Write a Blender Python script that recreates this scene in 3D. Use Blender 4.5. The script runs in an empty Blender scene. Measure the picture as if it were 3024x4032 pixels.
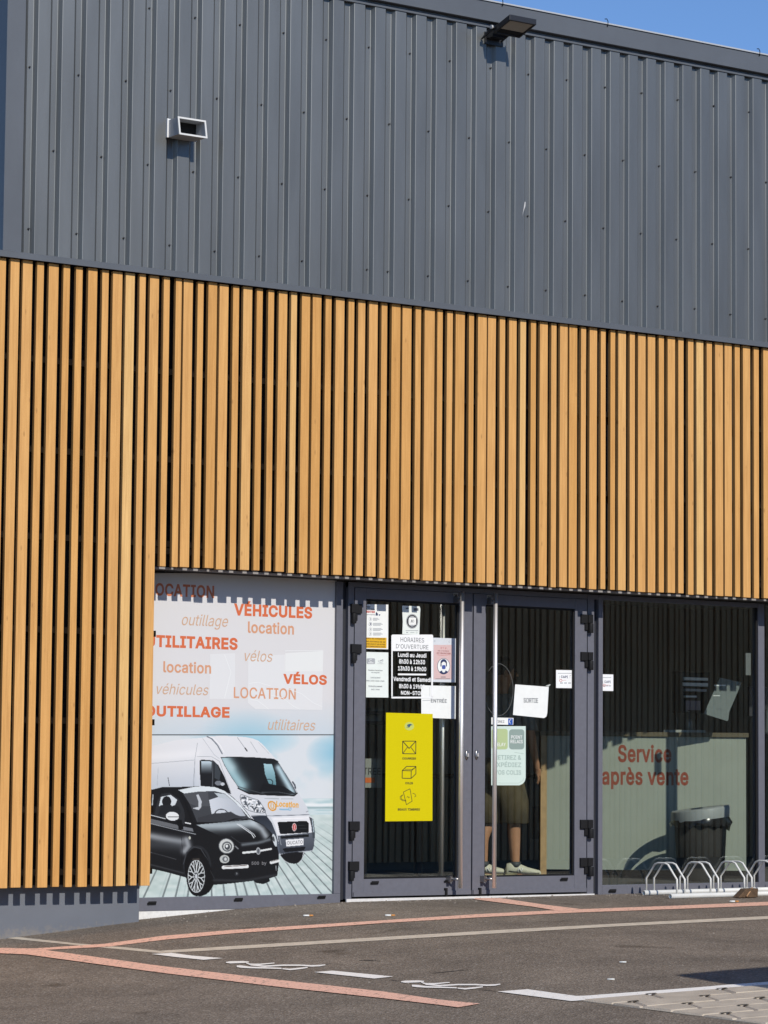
import bpy, bmesh, math, random
import numpy as np
from mathutils import Vector, Matrix
random.seed(7); rng = np.random.default_rng(7)
SC = bpy.context.scene
COL = SC.collection
# ------------------------------------------------------------------ camera
CAM = Vector((-11.87920702, -17.29249564, 0.92414015))
CR = Vector((0.81792409, -0.57526077, 0.00867358))
CU = Vector((-0.05669377, -0.06558812, 0.99623492))
CF = Vector((0.57252598, 0.81533628, 0.08625981))
FPX, PW, PH = 11653.0, 3024, 4032
cam = bpy.data.objects.new('camera', bpy.data.cameras.new('camera')); COL.objects.link(cam)
cam.data.sensor_fit = 'HORIZONTAL'; cam.data.sensor_width = 36.0
cam.data.lens = FPX / PW * 36.0
cam.data.clip_start = 0.5; cam.data.clip_end = 2000
m3 = Matrix((CR, CU, -CF)).transposed()
cam.matrix_world = Matrix.Translation(CAM) @ m3.to_4x4()
SC.camera = cam
# ------------------------------------------------------------------ light
ELEV = math.radians(33.5)
w = bpy.data.worlds.new('World'); SC.world = w; w.use_nodes = True
nt = w.node_tree; bg = nt.nodes['Background']
sky = nt.nodes.new('ShaderNodeTexSky'); sky.sky_type = 'NISHITA'; sky.sun_disc = False
sky.sun_elevation = ELEV; AZ = math.radians(4)            # the sun stands a little left of straight out from the facade
sky.sun_rotation = math.pi + AZ
sky.air_density = 0.72; sky.dust_density = 0.0; sky.ozone_density = 6.5
nt.links.new(sky.outputs[0], bg.inputs['Color']); bg.inputs['Strength'].default_value = 0.14
sl = bpy.data.lights.new('sun', 'SUN'); sl.energy = 3.75; sl.angle = math.radians(0.55); sl.color = (1.0, 0.94, 0.85)
sun = bpy.data.objects.new('sun', sl); COL.objects.link(sun)
sun.rotation_euler = (math.radians(90) - ELEV, 0, -AZ); sun.location = (0, -20, 20)
vs = SC.view_settings; vs.view_transform = 'Standard'; vs.look = 'None'; vs.exposure = 0.0; vs.gamma = 1.0
SC.render.resolution_x = 768; SC.render.resolution_y = 1024
try:
    SC.cycles.max_bounces = 8; SC.cycles.transparent_max_bounces = 16; SC.cycles.caustics_reflective = False
except Exception: pass

# ------------------------------------------------------------------ measuring helpers
def ray(px, py):
    return CF + CR * ((px - PW / 2) / FPX) - CU * ((py - PH / 2) / FPX)
def at(px, py, y=0.0):
    "photo pixel measured on the facade-parallel plane y"
    d = ray(px, py); return CAM + d * ((y - CAM.y) / d.y)
G_X = [-40, -9, -5, -2.9, -1.9, -.9, 0, 2.3, 6, 40]
G_Z = [-.5, -.42, -.36, -.2, -.11, -.04, -.012, 0, .02, .1]
def ground_z(x, y):
    z = float(np.interp(x, G_X, G_Z))
    if y < 0: z += -.03 * min(-y, 40)
    else: z -= .12 * min(y / .3, 1)
    return z
def gp(px, py, lift=0.0):
    d = ray(px, py); t = 15.0
    for _ in range(60):
        q = CAM + d * t; e = q.z - ground_z(q.x, q.y) - lift
        t += e * 6
        if abs(e) < 1e-5: break
    return CAM + d * t
def frame(x0, y0, s):
    return lambda x, y: (x0 + x * s, y0 + y * s)
Z1 = frame(0, 0, .91139); Z2 = frame(1512, 0, .91139); Z3 = frame(0, 950, .61017); Z4 = frame(0, 2200, .70053)
Z5 = frame(560, 2200, .50633); Z6 = frame(560, 2820, .50633); Z7 = frame(1350, 2250, .33153); Z8 = frame(1350, 2780, .35256)
R1 = frame(1800, 2250, .37372); R2 = frame(1800, 2780, .37372); R3 = frame(2300, 2250, .43641); R4 = frame(2300, 2850, .43641)
R8 = frame(1850, 2550, .34358); ZF = frame(1850, 40, .18083); ZV = frame(620, 420, .14467); ZR = frame(2500, 3350, .31585)
ZB = frame(0, 3450, .91139); ZC = frame(1512, 3450, .91139); ZP = frame(2200, 3780, .49668); ZW = frame(850, 3740, .66305)

# ------------------------------------------------------------------ materials
MATS = {}
def hexlin(r, g, b):
    f = lambda c: (c / 255 / 12.92) if c / 255 <= .04045 else ((c / 255 + .055) / 1.055) ** 2.4
    return (f(r), f(g), f(b))
def mat(name, col, rough=.5, metal=0.0, var=0.0, scale=8.0, bump=0.0, bscale=60.0, spec=.5, stretch=(1, 1, 1), detail=4):
    if name in MATS: return MATS[name]
    m = bpy.data.materials.new(name); m.use_nodes = True; n = m.node_tree; b = n.nodes['Principled BSDF']
    b.inputs['Base Color'].default_value = (*col, 1); b.inputs['Roughness'].default_value = rough
    b.inputs['Metallic'].default_value = metal; b.inputs['Specular IOR Level'].default_value = spec
    tc = n.nodes.new('ShaderNodeTexCoord'); mp = n.nodes.new('ShaderNodeMapping'); mp.inputs['Scale'].default_value = stretch
    n.links.new(tc.outputs['Object'], mp.inputs[0])
    if var > 0:
        t = n.nodes.new('ShaderNodeTexNoise'); t.inputs['Scale'].default_value = scale; t.inputs['Detail'].default_value = detail
        n.links.new(mp.outputs[0], t.inputs['Vector'])
        r = n.nodes.new('ShaderNodeValToRGB')
        r.color_ramp.elements[0].position = .3; r.color_ramp.elements[1].position = .7
        r.color_ramp.elements[0].color = (*[max(c * (1 - var), 0) for c in col], 1)
        r.color_ramp.elements[1].color = (*[min(c * (1 + var), 1) for c in col], 1)
        n.links.new(t.outputs['Fac'], r.inputs[0]); n.links.new(r.outputs[0], b.inputs['Base Color'])
    if bump > 0:
        t2 = n.nodes.new('ShaderNodeTexNoise'); t2.inputs['Scale'].default_value = bscale; t2.inputs['Detail'].default_value = 5
        n.links.new(mp.outputs[0], t2.inputs['Vector'])
        bp = n.nodes.new('ShaderNodeBump'); bp.inputs['Strength'].default_value = bump; bp.inputs['Distance'].default_value = .01
        n.links.new(t2.outputs['Fac'], bp.inputs['Height']); n.links.new(bp.outputs[0], b.inputs['Normal'])
    MATS[name] = m; return m

def wood_mat():
    m = bpy.data.materials.new('larch_wood'); m.use_nodes = True; n = m.node_tree; b = n.nodes['Principled BSDF']
    L = n.links.new
    tc = n.nodes.new('ShaderNodeTexCoord'); geo = n.nodes.new('ShaderNodeNewGeometry')
    off = n.nodes.new('ShaderNodeVectorMath'); off.operation = 'MULTIPLY_ADD'
    off.inputs[1].default_value = (1, 1, 1)
    comb = n.nodes.new('ShaderNodeCombineXYZ'); mu = n.nodes.new('ShaderNodeMath'); mu.operation = 'MULTIPLY'; mu.inputs[1].default_value = 37.0
    L(geo.outputs['Random Per Island'], mu.inputs[0]); L(mu.outputs[0], comb.inputs[2]); L(mu.outputs[0], comb.inputs[1])
    L(tc.outputs['Object'], off.inputs[0]); L(comb.outputs[0], off.inputs[2])
    mp = n.nodes.new('ShaderNodeMapping'); mp.inputs['Scale'].default_value = (60, 30, 1.6); L(off.outputs[0], mp.inputs[0])
    g = n.nodes.new('ShaderNodeTexNoise'); g.inputs['Scale'].default_value = 1.5; g.inputs['Detail'].default_value = 6; g.inputs['Distortion'].default_value = .6
    L(mp.outputs[0], g.inputs['Vector'])
    base = n.nodes.new('ShaderNodeValToRGB'); e = base.color_ramp.elements
    e[0].position = 0; e[0].color = (.61, .32, .096, 1); e[1].position = 1; e[1].color = (.73, .465, .185, 1)
    a = e.new(.35); a.color = (.655, .352, .112, 1); a = e.new(.85); a.color = (.68, .376, .130, 1)
    L(geo.outputs['Random Per Island'], base.inputs[0])
    gr = n.nodes.new('ShaderNodeValToRGB'); gr.color_ramp.elements[0].position = .3; gr.color_ramp.elements[0].color = (.86, .82, .76, 1)
    gr.color_ramp.elements[1].position = .65; gr.color_ramp.elements[1].color = (1.04, 1.04, 1.04, 1)
    L(g.outputs['Fac'], gr.inputs[0])
    mx0 = n.nodes.new('ShaderNodeMix'); mx0.data_type = 'RGBA'; mx0.blend_type = 'MULTIPLY'; mx0.inputs[0].default_value = 1
    L(base.outputs[0], mx0.inputs[6]); L(gr.outputs[0], mx0.inputs[7])
    # slow weathering along each board
    mw = n.nodes.new('ShaderNodeMapping'); mw.inputs['Scale'].default_value = (9, 3, 1.1); L(off.outputs[0], mw.inputs[0])
    wn = n.nodes.new('ShaderNodeTexNoise'); wn.inputs['Scale'].default_value = 2.2; wn.inputs['Detail'].default_value = 7; wn.inputs['Roughness'].default_value = .65; L(mw.outputs[0], wn.inputs['Vector'])
    wr_ = n.nodes.new('ShaderNodeValToRGB'); wr_.color_ramp.elements[0].position = .3; wr_.color_ramp.elements[0].color = (.88, .85, .82, 1)
    wr_.color_ramp.elements[1].position = .7; wr_.color_ramp.elements[1].color = (1.05, 1.06, 1.06, 1); L(wn.outputs['Fac'], wr_.inputs[0])
    mx = n.nodes.new('ShaderNodeMix'); mx.data_type = 'RGBA'; mx.blend_type = 'MULTIPLY'; mx.inputs[0].default_value = 1
    L(mx0.outputs[2], mx.inputs[6]); L(wr_.outputs[0], mx.inputs[7])
    # knots and resin streaks
    mk = n.nodes.new('ShaderNodeMapping'); mk.inputs['Scale'].default_value = (22, 4, 7); L(off.outputs[0], mk.inputs[0])
    vo = n.nodes.new('ShaderNodeTexVoronoi'); vo.inputs['Scale'].default_value = 1.0; L(mk.outputs[0], vo.inputs['Vector'])
    kr = n.nodes.new('ShaderNodeValToRGB'); kr.color_ramp.elements[0].position = .05; kr.color_ramp.elements[0].color = (1, 1, 1, 1)
    kr.color_ramp.elements[1].position = .17; kr.color_ramp.elements[1].color = (0, 0, 0, 1)
    L(vo.outputs['Distance'], kr.inputs[0])
    sep = n.nodes.new('ShaderNodeSeparateColor'); L(vo.outputs['Color'], sep.inputs[0])
    th = n.nodes.new('ShaderNodeMath'); th.operation = 'GREATER_THAN'; th.inputs[1].default_value = .72; L(sep.outputs[0], th.inputs[0])
    kf = n.nodes.new('ShaderNodeMath'); kf.operation = 'MULTIPLY'; L(th.outputs[0], kf.inputs[0]); L(kr.outputs[0], kf.inputs[1])
    kf2 = n.nodes.new('ShaderNodeMath'); kf2.operation = 'MULTIPLY'; kf2.inputs[1].default_value = .68; L(kf.outputs[0], kf2.inputs[0])
    m2 = n.nodes.new('ShaderNodeMix'); m2.data_type = 'RGBA'; L(kf2.outputs[0], m2.inputs[0]); L(mx.outputs[2], m2.inputs[6]); m2.inputs[7].default_value = (.33, .16, .05, 1)
    L(m2.outputs[2], b.inputs['Base Color'])
    b.inputs['Roughness'].default_value = .62; b.inputs['Specular IOR Level'].default_value = .3
    bp = n.nodes.new('ShaderNodeBump'); bp.inputs['Strength'].default_value = .25; bp.inputs['Distance'].default_value = .003
    L(g.outputs['Fac'], bp.inputs['Height']); L(bp.outputs[0], b.inputs['Normal'])
    return m
def glass_mat(name, tint, f0=.055):
    m = bpy.data.materials.new(name); m.use_nodes = True; n = m.node_tree; n.nodes.remove(n.nodes['Principled BSDF'])
    L = n.links.new; out = n.nodes['Material Output']
    tr = n.nodes.new('ShaderNodeBsdfTransparent'); tr.inputs[0].default_value = (*tint, 1)
    gl = n.nodes.new('ShaderNodeBsdfAnisotropic'); gl.inputs['Roughness'].default_value = .0
    gl.inputs['Color'].default_value = (.95, 1, .97, 1)
    lw = n.nodes.new('ShaderNodeLayerWeight'); lw.inputs[0].default_value = .5
    p = n.nodes.new('ShaderNodeMath'); p.operation = 'POWER'; p.inputs[1].default_value = 5; L(lw.outputs['Facing'], p.inputs[0])
    q = n.nodes.new('ShaderNodeMath'); q.operation = 'MULTIPLY_ADD'; q.inputs[1].default_value = 1 - f0; q.inputs[2].default_value = f0; L(p.outputs[0], q.inputs[0])
    mx = n.nodes.new('ShaderNodeMixShader'); L(q.outputs[0], mx.inputs[0]); L(tr.outputs[0], mx.inputs[1]); L(gl.outputs[0], mx.inputs[2])
    L(mx.outputs[0], out.inputs['Surface'])
    return m
def asphalt_mat():
    m = bpy.data.materials.new('old_asphalt'); m.use_nodes = True; n = m.node_tree; b = n.nodes['Principled BSDF']; L = n.links.new
    tc = n.nodes.new('ShaderNodeTexCoord')
    v = n.nodes.new('ShaderNodeTexVoronoi'); v.inputs['Scale'].default_value = 85; v.feature = 'F1'; L(tc.outputs['Object'], v.inputs['Vector'])
    hs = n.nodes.new('ShaderNodeSeparateColor'); L(v.outputs['Color'], hs.inputs[0])
    cr = n.nodes.new('ShaderNodeValToRGB'); e = cr.color_ramp.elements
    e[0].position = 0; e[0].color = (.165, .137, .110, 1); e[1].position = 1; e[1].color = (.35, .31, .265, 1)
    a = e.new(.5); a.color = (.217, .182, .146, 1); a = e.new(.85); a.color = (.253, .213, .173, 1); a = e.new(.95); a.color = (.29, .253, .215, 1)
    L(hs.outputs[0], cr.inputs[0])
    nz = n.nodes.new('ShaderNodeTexNoise'); nz.inputs['Scale'].default_value = 1.3; nz.inputs['Detail'].default_value = 10; nz.inputs['Roughness'].default_value = .68; L(tc.outputs['Object'], nz.inputs['Vector'])
    nr = n.nodes.new('ShaderNodeValToRGB'); nr.color_ramp.elements[0].position = .35; nr.color_ramp.elements[0].color = (.74, .73, .72, 1)
    nr.color_ramp.elements[1].position = .68; nr.color_ramp.elements[1].color = (1.17, 1.15, 1.12, 1); L(nz.outputs['Fac'], nr.inputs[0])
    mx = n.nodes.new('ShaderNodeMix'); mx.data_type = 'RGBA'; mx.blend_type = 'MULTIPLY'; mx.inputs[0].default_value = 1
    L(cr.outputs[0], mx.inputs[6]); L(nr.outputs[0], mx.inputs[7])
    # thin cracks and oil spots
    n2 = n.nodes.new('ShaderNodeTexNoise'); n2.inputs['Scale'].default_value = 2.3; n2.inputs['Detail'].default_value = 3; L(tc.outputs['Object'], n2.inputs['Vector'])
    r2 = n.nodes.new('ShaderNodeValToRGB'); r2.color_ramp.elements[0].position = .27; r2.color_ramp.elements[0].color = (.62, .6, .58, 1)
    r2.color_ramp.elements[1].position = .36; r2.color_ramp.elements[1].color = (1, 1, 1, 1); L(n2.outputs['Fac'], r2.inputs[0])
    m2 = n.nodes.new('ShaderNodeMix'); m2.data_type = 'RGBA'; m2.blend_type = 'MULTIPLY'; m2.inputs[0].default_value = 1
    L(mx.outputs[2], m2.inputs[6]); L(r2.outputs[0], m2.inputs[7])
    L(m2.outputs[2], b.inputs['Base Color']); b.inputs['Roughness'].default_value = .9; b.inputs['Specular IOR Level'].default_value = .2
    bp = n.nodes.new('ShaderNodeBump'); bp.inputs['Strength'].default_value = .8; bp.inputs['Distance'].default_value = .006
    L(v.outputs['Distance'], bp.inputs['Height']); L(bp.outputs[0], b.inputs['Normal'])
    return m
def paint_mat(name, col, wear=.42):
    "road paint worn through to the asphalt in specks"
    m = bpy.data.materials.new(name); m.use_nodes = True; n = m.node_tree; b = n.nodes['Principled BSDF']; L = n.links.new
    tc = n.nodes.new('ShaderNodeTexCoord'); t = n.nodes.new('ShaderNodeTexNoise'); t.inputs['Scale'].default_value = 38; t.inputs['Detail'].default_value = 8; t.inputs['Roughness'].default_value = .7
    L(tc.outputs['Object'], t.inputs['Vector'])
    r = n.nodes.new('ShaderNodeValToRGB'); r.color_ramp.elements[0].position = wear - .04; r.color_ramp.elements[0].color = (.21, .17, .14, 1)
    r.color_ramp.elements[1].position = wear + .04; r.color_ramp.elements[1].color = (*col, 1); L(t.outputs['Fac'], r.inputs[0])
    L(r.outputs[0], b.inputs['Base Color']); b.inputs['Roughness'].default_value = .85; b.inputs['Specular IOR Level'].default_value = .2
    bp = n.nodes.new('ShaderNodeBump'); bp.inputs['Strength'].default_value = .5; bp.inputs['Distance'].default_value = .004
    L(t.outputs['Fac'], bp.inputs['Height']); L(bp.outputs[0], b.inputs['Normal'])
    return m
def vcol_mat(name, rough=.35):
    m = bpy.data.materials.new(name); m.use_nodes = True; n = m.node_tree; b = n.nodes['Principled BSDF']
    a = n.nodes.new('ShaderNodeVertexColor'); a.layer_name = 'print'; n.links.new(a.outputs[0], b.inputs['Base Color'])
    b.inputs['Roughness'].default_value = rough; b.inputs['Specular IOR Level'].default_value = .3
    return m
WOOD = wood_mat(); ASPH = asphalt_mat()
CLAD = mat('slate_coated_steel', (.180, .188, .188), .47, .75, .10, 3, .02, 400, .5, (2.2, 2.2, .35))
FLASH = mat('slate_flashing', (.100, .110, .124), .42, 0, .07, 3, .02, 300)
ALU = mat('anthracite_frame', (.135, .138, .165), .5, 0, .05, 30, .05, 900, .4)
BLACK = mat('black_plastic', (.010, .010, .011), .6, spec=.25)
DARK = mat('dark_membrane', (.014, .012, .011), .9)
BATTEN = mat('dark_batten', (.010, .007, .005), .95, 0, .3, 20, spec=.1)
STEEL = mat('brushed_steel', (.92, .89, .86), .52, 1.0)
CHROME = mat('worn_steel', (.35, .34, .34), .35, 1.0)
WHITE = mat('white_plastic', (.8, .8, .78), .4)
PAPER = mat('white_paper', (.82, .84, .82), .7, 0, .03, 20)
VINYL = mat('white_vinyl', (.86, .87, .87), .5)
INK = mat('grey_ink', (.12, .13, .15), .7)
INKL = mat('pale_ink', (.38, .4, .42), .7)
INKB = mat('black_ink', (.02, .02, .025), .6)
GLASS = glass_mat('clear_glass', (.965, .985, .97), .09)

# ------------------------------------------------------------------ object helpers
WL = {}
def tag(o, label=None, cat=None, group=None, kind=None):
    if label: o['label'] = label
    if cat: o['category'] = cat
    if group: o['group'] = group
    if kind: o['kind'] = kind
    return o
def thing(name, label, cat, loc=(0, 0, 0), group=None):
    o = bpy.data.objects.new(name, None); COL.objects.link(o); o.location = loc; o.empty_display_size = .2
    WL[o.name] = Vector(loc)
    return tag(o, label, cat, group)
class MB:
    def __init__(s): s.v = []; s.f = []; s.smooth = []
    def add(s, vs, fs, smooth=False):
        b = len(s.v); s.v += [Vector(p) for p in vs]
        for f in fs: s.f.append([b + i for i in f]); s.smooth.append(smooth)
        return s
    def box(s, x0, x1, y0, y1, z0, z1):
        P = [(x0, y0, z0), (x1, y0, z0), (x1, y1, z0), (x0, y1, z0), (x0, y0, z1), (x1, y0, z1), (x1, y1, z1), (x0, y1, z1)]
        return s.add(P, [(0, 3, 2, 1), (4, 5, 6, 7), (0, 1, 5, 4), (1, 2, 6, 5), (2, 3, 7, 6), (3, 0, 4, 7)])
    def hexa(s, P):
        return s.add(P, [(0, 3, 2, 1), (4, 5, 6, 7), (0, 1, 5, 4), (1, 2, 6, 5), (2, 3, 7, 6), (3, 0, 4, 7)])
    def prism(s, pts, d):
        "polygon of 3-D points thickened by vector d"
        n = len(pts); a = [Vector(p) for p in pts]; d = Vector(d)
        return s.add(a + [p + d for p in a], [tuple(range(n)), tuple(range(2 * n - 1, n - 1, -1))] + [(i, i + n, (i + 1) % n + n, (i + 1) % n) for i in range(n)])
    def tube(s, pts, r, n=10, cap=True):
        pts = [Vector(p) for p in pts]; rs = r if isinstance(r, (list, tuple)) else [r] * len(pts)
        vs = []; up = None
        for i, p in enumerate(pts):
            t = (pts[min(i + 1, len(pts) - 1)] - pts[max(i - 1, 0)]).normalized()
            if up is None: up = Vector((0, 0, 1)) if abs(t.z) < .9 else Vector((0, 1, 0))
            a = t.cross(up).normalized(); b = a.cross(t).normalized(); up = b
            for k in range(n):
                an = 2 * math.pi * k / n; vs.append(p + (a * math.cos(an) + b * math.sin(an)) * rs[i])
        fs = [(i * n + k, i * n + (k + 1) % n, (i + 1) * n + (k + 1) % n, (i + 1) * n + k) for i in range(len(pts) - 1) for k in range(n)]
        s.add(vs, fs, True)
        if cap:
            b = len(s.v) - len(vs); s.f.append([b + k for k in range(n)][::-1]); s.smooth.append(False)
            e = b + (len(pts) - 1) * n; s.f.append([e + k for k in range(n)]); s.smooth.append(False)
        return s
    def loft(s, rings, n=18, cap=True):
        "rings: (centre, half-axis vector a, half-axis vector b)"
        vs = []
        for c, a, b in rings:
            c, a, b = Vector(c), Vector(a), Vector(b)
            for k in range(n):
                an = 2 * math.pi * k / n; vs.append(c + a * math.cos(an) + b * math.sin(an))
        fs = [(i * n + k, i * n + (k + 1) % n, (i + 1) * n + (k + 1) % n, (i + 1) * n + k) for i in range(len(rings) - 1) for k in range(n)]
        s.add(vs, fs, True)
        if cap:
            b = len(s.v) - len(vs); s.f.append([b + k for k in range(n)][::-1]); s.smooth.append(True)
            e = b + (len(rings) - 1) * n; s.f.append([e + k for k in range(n)]); s.smooth.append(True)
        return s
    def poly(s, pts): return s.add(pts, [tuple(range(len(pts)))])
    def build(s, name, m, parent=None, bevel=0.0, fixn=True):
        off = Vector((0, 0, 0)); q = parent
        if parent is not None: off = WL[parent.name]
        me = bpy.data.meshes.new(name)
        if parent is None and s.v:
            off = sum(s.v, Vector()) / len(s.v); off.z = min(p.z for p in s.v)
        me.from_pydata([p - off for p in s.v], [], s.f)
        me.polygons.foreach_set('use_smooth', s.smooth)
        if fixn:
            bm = bmesh.new(); bm.from_mesh(me); bmesh.ops.recalc_face_normals(bm, faces=bm.faces); bm.to_mesh(me); bm.free()
        me.materials.append(m); me.update()
        o = bpy.data.objects.new(name, me); COL.objects.link(o)
        if parent is not None: o.parent = parent; WL[o.name] = off
        else: o.location = off; WL[o.name] = off
        if bevel:
            b = o.modifiers.new('bevel', 'BEVEL'); b.width = bevel; b.segments = 2; b.limit_method = 'ANGLE'
        return o
def struct(o): o['kind'] = 'structure'; return o

class Plane:
    "a flat surface in the scene; map(px,py) measures photo pixels on it"
    def __init__(s, p, ex, ez): s.p = Vector(p); s.ex = Vector(ex).normalized(); s.ez = Vector(ez).normalized(); s.n = s.ex.cross(s.ez).normalized()
    def map(s, px, py, lift=0.0):
        d = ray(px, py); q = s.p + s.n * lift; return CAM + d * ((q - CAM).dot(s.n) / d.dot(s.n))
def facade(y): return Plane((0, y, 0), (1, 0, 0), (0, 0, 1))      # normal = -y
class Ink:
    "flat printed shapes on a Plane, given in the pixel frame Z"
    def __init__(s, plane, Z): s.pl = plane; s.Z = Z; s.mb = MB(); s.lift = 0
    def P(s, x, y): return s.pl.map(*s.Z(x, y), s.lift)
    def poly(s, pts): s.mb.poly([s.P(*p) for p in pts]); return s
    def rect(s, x0, y0, x1, y1, sl=0.0): return s.poly([(x0, y0), (x1, y0 + sl * (x1 - x0)), (x1, y1 + sl * (x1 - x0)), (x0, y1)])
    def rrect(s, x0, y0, x1, y1, r, corners=(1, 1, 1, 1)):
        pts = []
        for (cx, cy, a, on) in ((x0 + r, y0 + r, 180, corners[0]), (x1 - r, y0 + r, 270, corners[1]), (x1 - r, y1 - r, 0, corners[2]), (x0 + r, y1 - r, 90, corners[3])):
            if on: pts += [(cx + r * math.cos(math.radians(a + k * 15)), cy + r * math.sin(math.radians(a + k * 15))) for k in range(7)]
            else: pts.append((x0 if a in (180, 90) else x1, y0 if a in (180, 270) else y1))
        return s.poly(pts)
    def ell(s, cx, cy, rx, ry, n=28, a0=0, a1=360):
        return s.poly([(cx + rx * math.cos(math.radians(a0 + (a1 - a0) * k / n)), cy + ry * math.sin(math.radians(a0 + (a1 - a0) * k / n))) for k in range(n if a1 - a0 >= 360 else n + 1)])
    def ring(s, cx, cy, rx, ry, t, n=36, a0=0, a1=360):
        ang = [math.radians(a0 + (a1 - a0) * k / n) for k in range(n + 1)]
        for a, b in zip(ang[:-1], ang[1:]):
            s.poly([(cx + rx * math.cos(a), cy + ry * math.sin(a)), (cx + rx * math.cos(b), cy + ry * math.sin(b)), (cx + (rx - t) * math.cos(b), cy + (ry - t) * math.sin(b)), (cx + (rx - t) * math.cos(a), cy + (ry - t) * math.sin(a))])
        return s
    def line(s, pts, w):
        for (x0, y0), (x1, y1) in zip(pts[:-1], pts[1:]):
            L = math.hypot(x1 - x0, y1 - y0) or 1; nx, ny = -(y1 - y0) / L * w / 2, (x1 - x0) / L * w / 2
            s.poly([(x0 + nx, y0 + ny), (x1 + nx, y1 + ny), (x1 - nx, y1 - ny), (x0 - nx, y0 - ny)])
        return s
    def build(s, name, m, parent=None):
        o = s.mb.build(name, m, parent, fixn=False); return o
import os
FONT = None
try:
    FONT = bpy.data.fonts.load(os.path.join(bpy.utils.system_resource('DATAFILES'), 'fonts', 'Inter.woff2'))
except Exception: pass
from mathutils.geometry import delaunay_2d_cdt
GLY = {}
def glyphs(body, bold, shear):
    "outline of a line of lettering, thickened and merged into clean triangles"
    key = (body, bold, shear)
    if key in GLY: return GLY[key]
    cu = bpy.data.curves.new('t', 'FONT'); cu.body = body; cu.size = 1.0; cu.shear = shear; cu.resolution_u = 3; cu.fill_mode = 'NONE'; cu.space_character = 1 + bold * 2.0
    if FONT: cu.font = FONT
    ob = bpy.data.objects.new('t', cu); COL.objects.link(ob)
    dg = bpy.context.evaluated_depsgraph_get(); dg.update()
    me = bpy.data.meshes.new_from_object(ob.evaluated_get(dg)); bpy.data.objects.remove(ob); bpy.data.curves.remove(cu)
    P = [Vector((v.co.x, v.co.y)) for v in me.vertices]; nb = [[] for _ in P]
    for e in me.edges: nb[e.vertices[0]].append(e.vertices[1]); nb[e.vertices[1]].append(e.vertices[0])
    bpy.data.meshes.remove(me); seen = set(); loops = []
    for i0 in range(len(P)):
        if i0 in seen or len(nb[i0]) < 2: continue
        lp = [i0]; seen.add(i0); cur = i0
        nxt = i0 + 1 if i0 + 1 in nb[i0] else nb[i0][0]
        while nxt not in seen:
            lp.append(nxt); seen.add(nxt); c2 = [k for k in nb[nxt] if k not in seen]
            if not c2: break
            nxt = c2[0]
        L = [P[k] for k in lp]; Q = [L[0]]
        for p in L[1:]:
            if (p - Q[-1]).length > 1e-4: Q.append(p)
        if len(Q) > 2: loops.append(Q)
    area = lambda L: sum(a.x * b.y - b.x * a.y for a, b in zip(L, L[1:] + L[:1])) / 2
    sg = 1 if max((area(L) for L in loops), key=abs) > 0 else -1
    if bold:
        nl = []
        for L in loops:
            n = len(L); out = []
            for k in range(n):
                a, b, c = L[k - 1], L[k], L[(k + 1) % n]; d1 = (b - a).normalized(); d2 = (c - b).normalized()
                n1 = Vector((d1.y, -d1.x)) * sg; n2 = Vector((d2.y, -d2.x)) * sg; m = n1 + n2
                m = m.normalized() if m.length > 1e-3 else n1
                out.append(b + m * (bold / max(m.dot(n1), .6)))
            nl.append(out)
        loops = nl
    V = []; E = []
    for L in loops:
        b = len(V); V += L; E += [(b + k, b + (k + 1) % len(L)) for k in range(len(L))]
    ov, oe, of, *_ = delaunay_2d_cdt(V, E, [], 0, 1e-5)
    co = np.array([(p.x, p.y) for p in ov]); T = np.array([f for f in of if len(f) == 3])
    ct = co[T].mean(1); wn = np.zeros(len(ct))
    for L in loops:
        A = np.array([(p.x, p.y) for p in L]); B = np.roll(A, -1, 0)
        for (ax, ay), (bx, by) in zip(A, B):
            up = (ay <= ct[:, 1]) & (by > ct[:, 1]); dn = (ay > ct[:, 1]) & (by <= ct[:, 1])
            lf = (bx - ax) * (ct[:, 1] - ay) - (ct[:, 0] - ax) * (by - ay)
            wn += (up & (lf > 0)) * 1.0 - (dn & (lf < 0)) * 1.0
    T = T[np.abs(wn) > .5]
    GLY[key] = (co, [tuple(int(k) for k in t) for t in T]); return GLY[key]
def text(body, plane, Z, x0, y0, x1, y1, m, parent, bold=0.0, shear=0.0, lift=.0006, name='lettering', rot=0.0):
    "lettering whose box fills (x0,y0)-(x1,y1) of pixel frame Z on the plane"
    co, tris = glyphs(body, bold, shear)
    mn = co.min(0); mx = co.max(0); uv = (co - mn) / np.maximum(mx - mn, 1e-6)
    ym = (y0 + y1) / 2; xm = (x0 + x1) / 2
    A = plane.map(*Z(x0, ym), lift); B = plane.map(*Z(x1, ym), lift); T = plane.map(*Z(xm, y0), lift); Bo = plane.map(*Z(xm, y1), lift)
    wd = (B - A).dot(plane.ex); ht = (T - Bo).dot(plane.ez); c = (A + B) / 2; c += plane.ez * ((T + Bo) / 2 - c).dot(plane.ez)
    off = WL[parent.name]; cr, sr = math.cos(rot), math.sin(rot)
    new = []
    for u, v in uv:
        a = (u - .5) * wd; b = (v - .5) * ht
        new.append(c + plane.ex * (a * cr - b * sr) + plane.ez * (a * sr + b * cr) - off)
    me = bpy.data.meshes.new(name); me.from_pydata(new, [], tris)
    me.materials.append(m); me.update()
    o = bpy.data.objects.new(name, me); COL.objects.link(o); o.parent = parent; WL[o.name] = off
    return o

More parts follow.
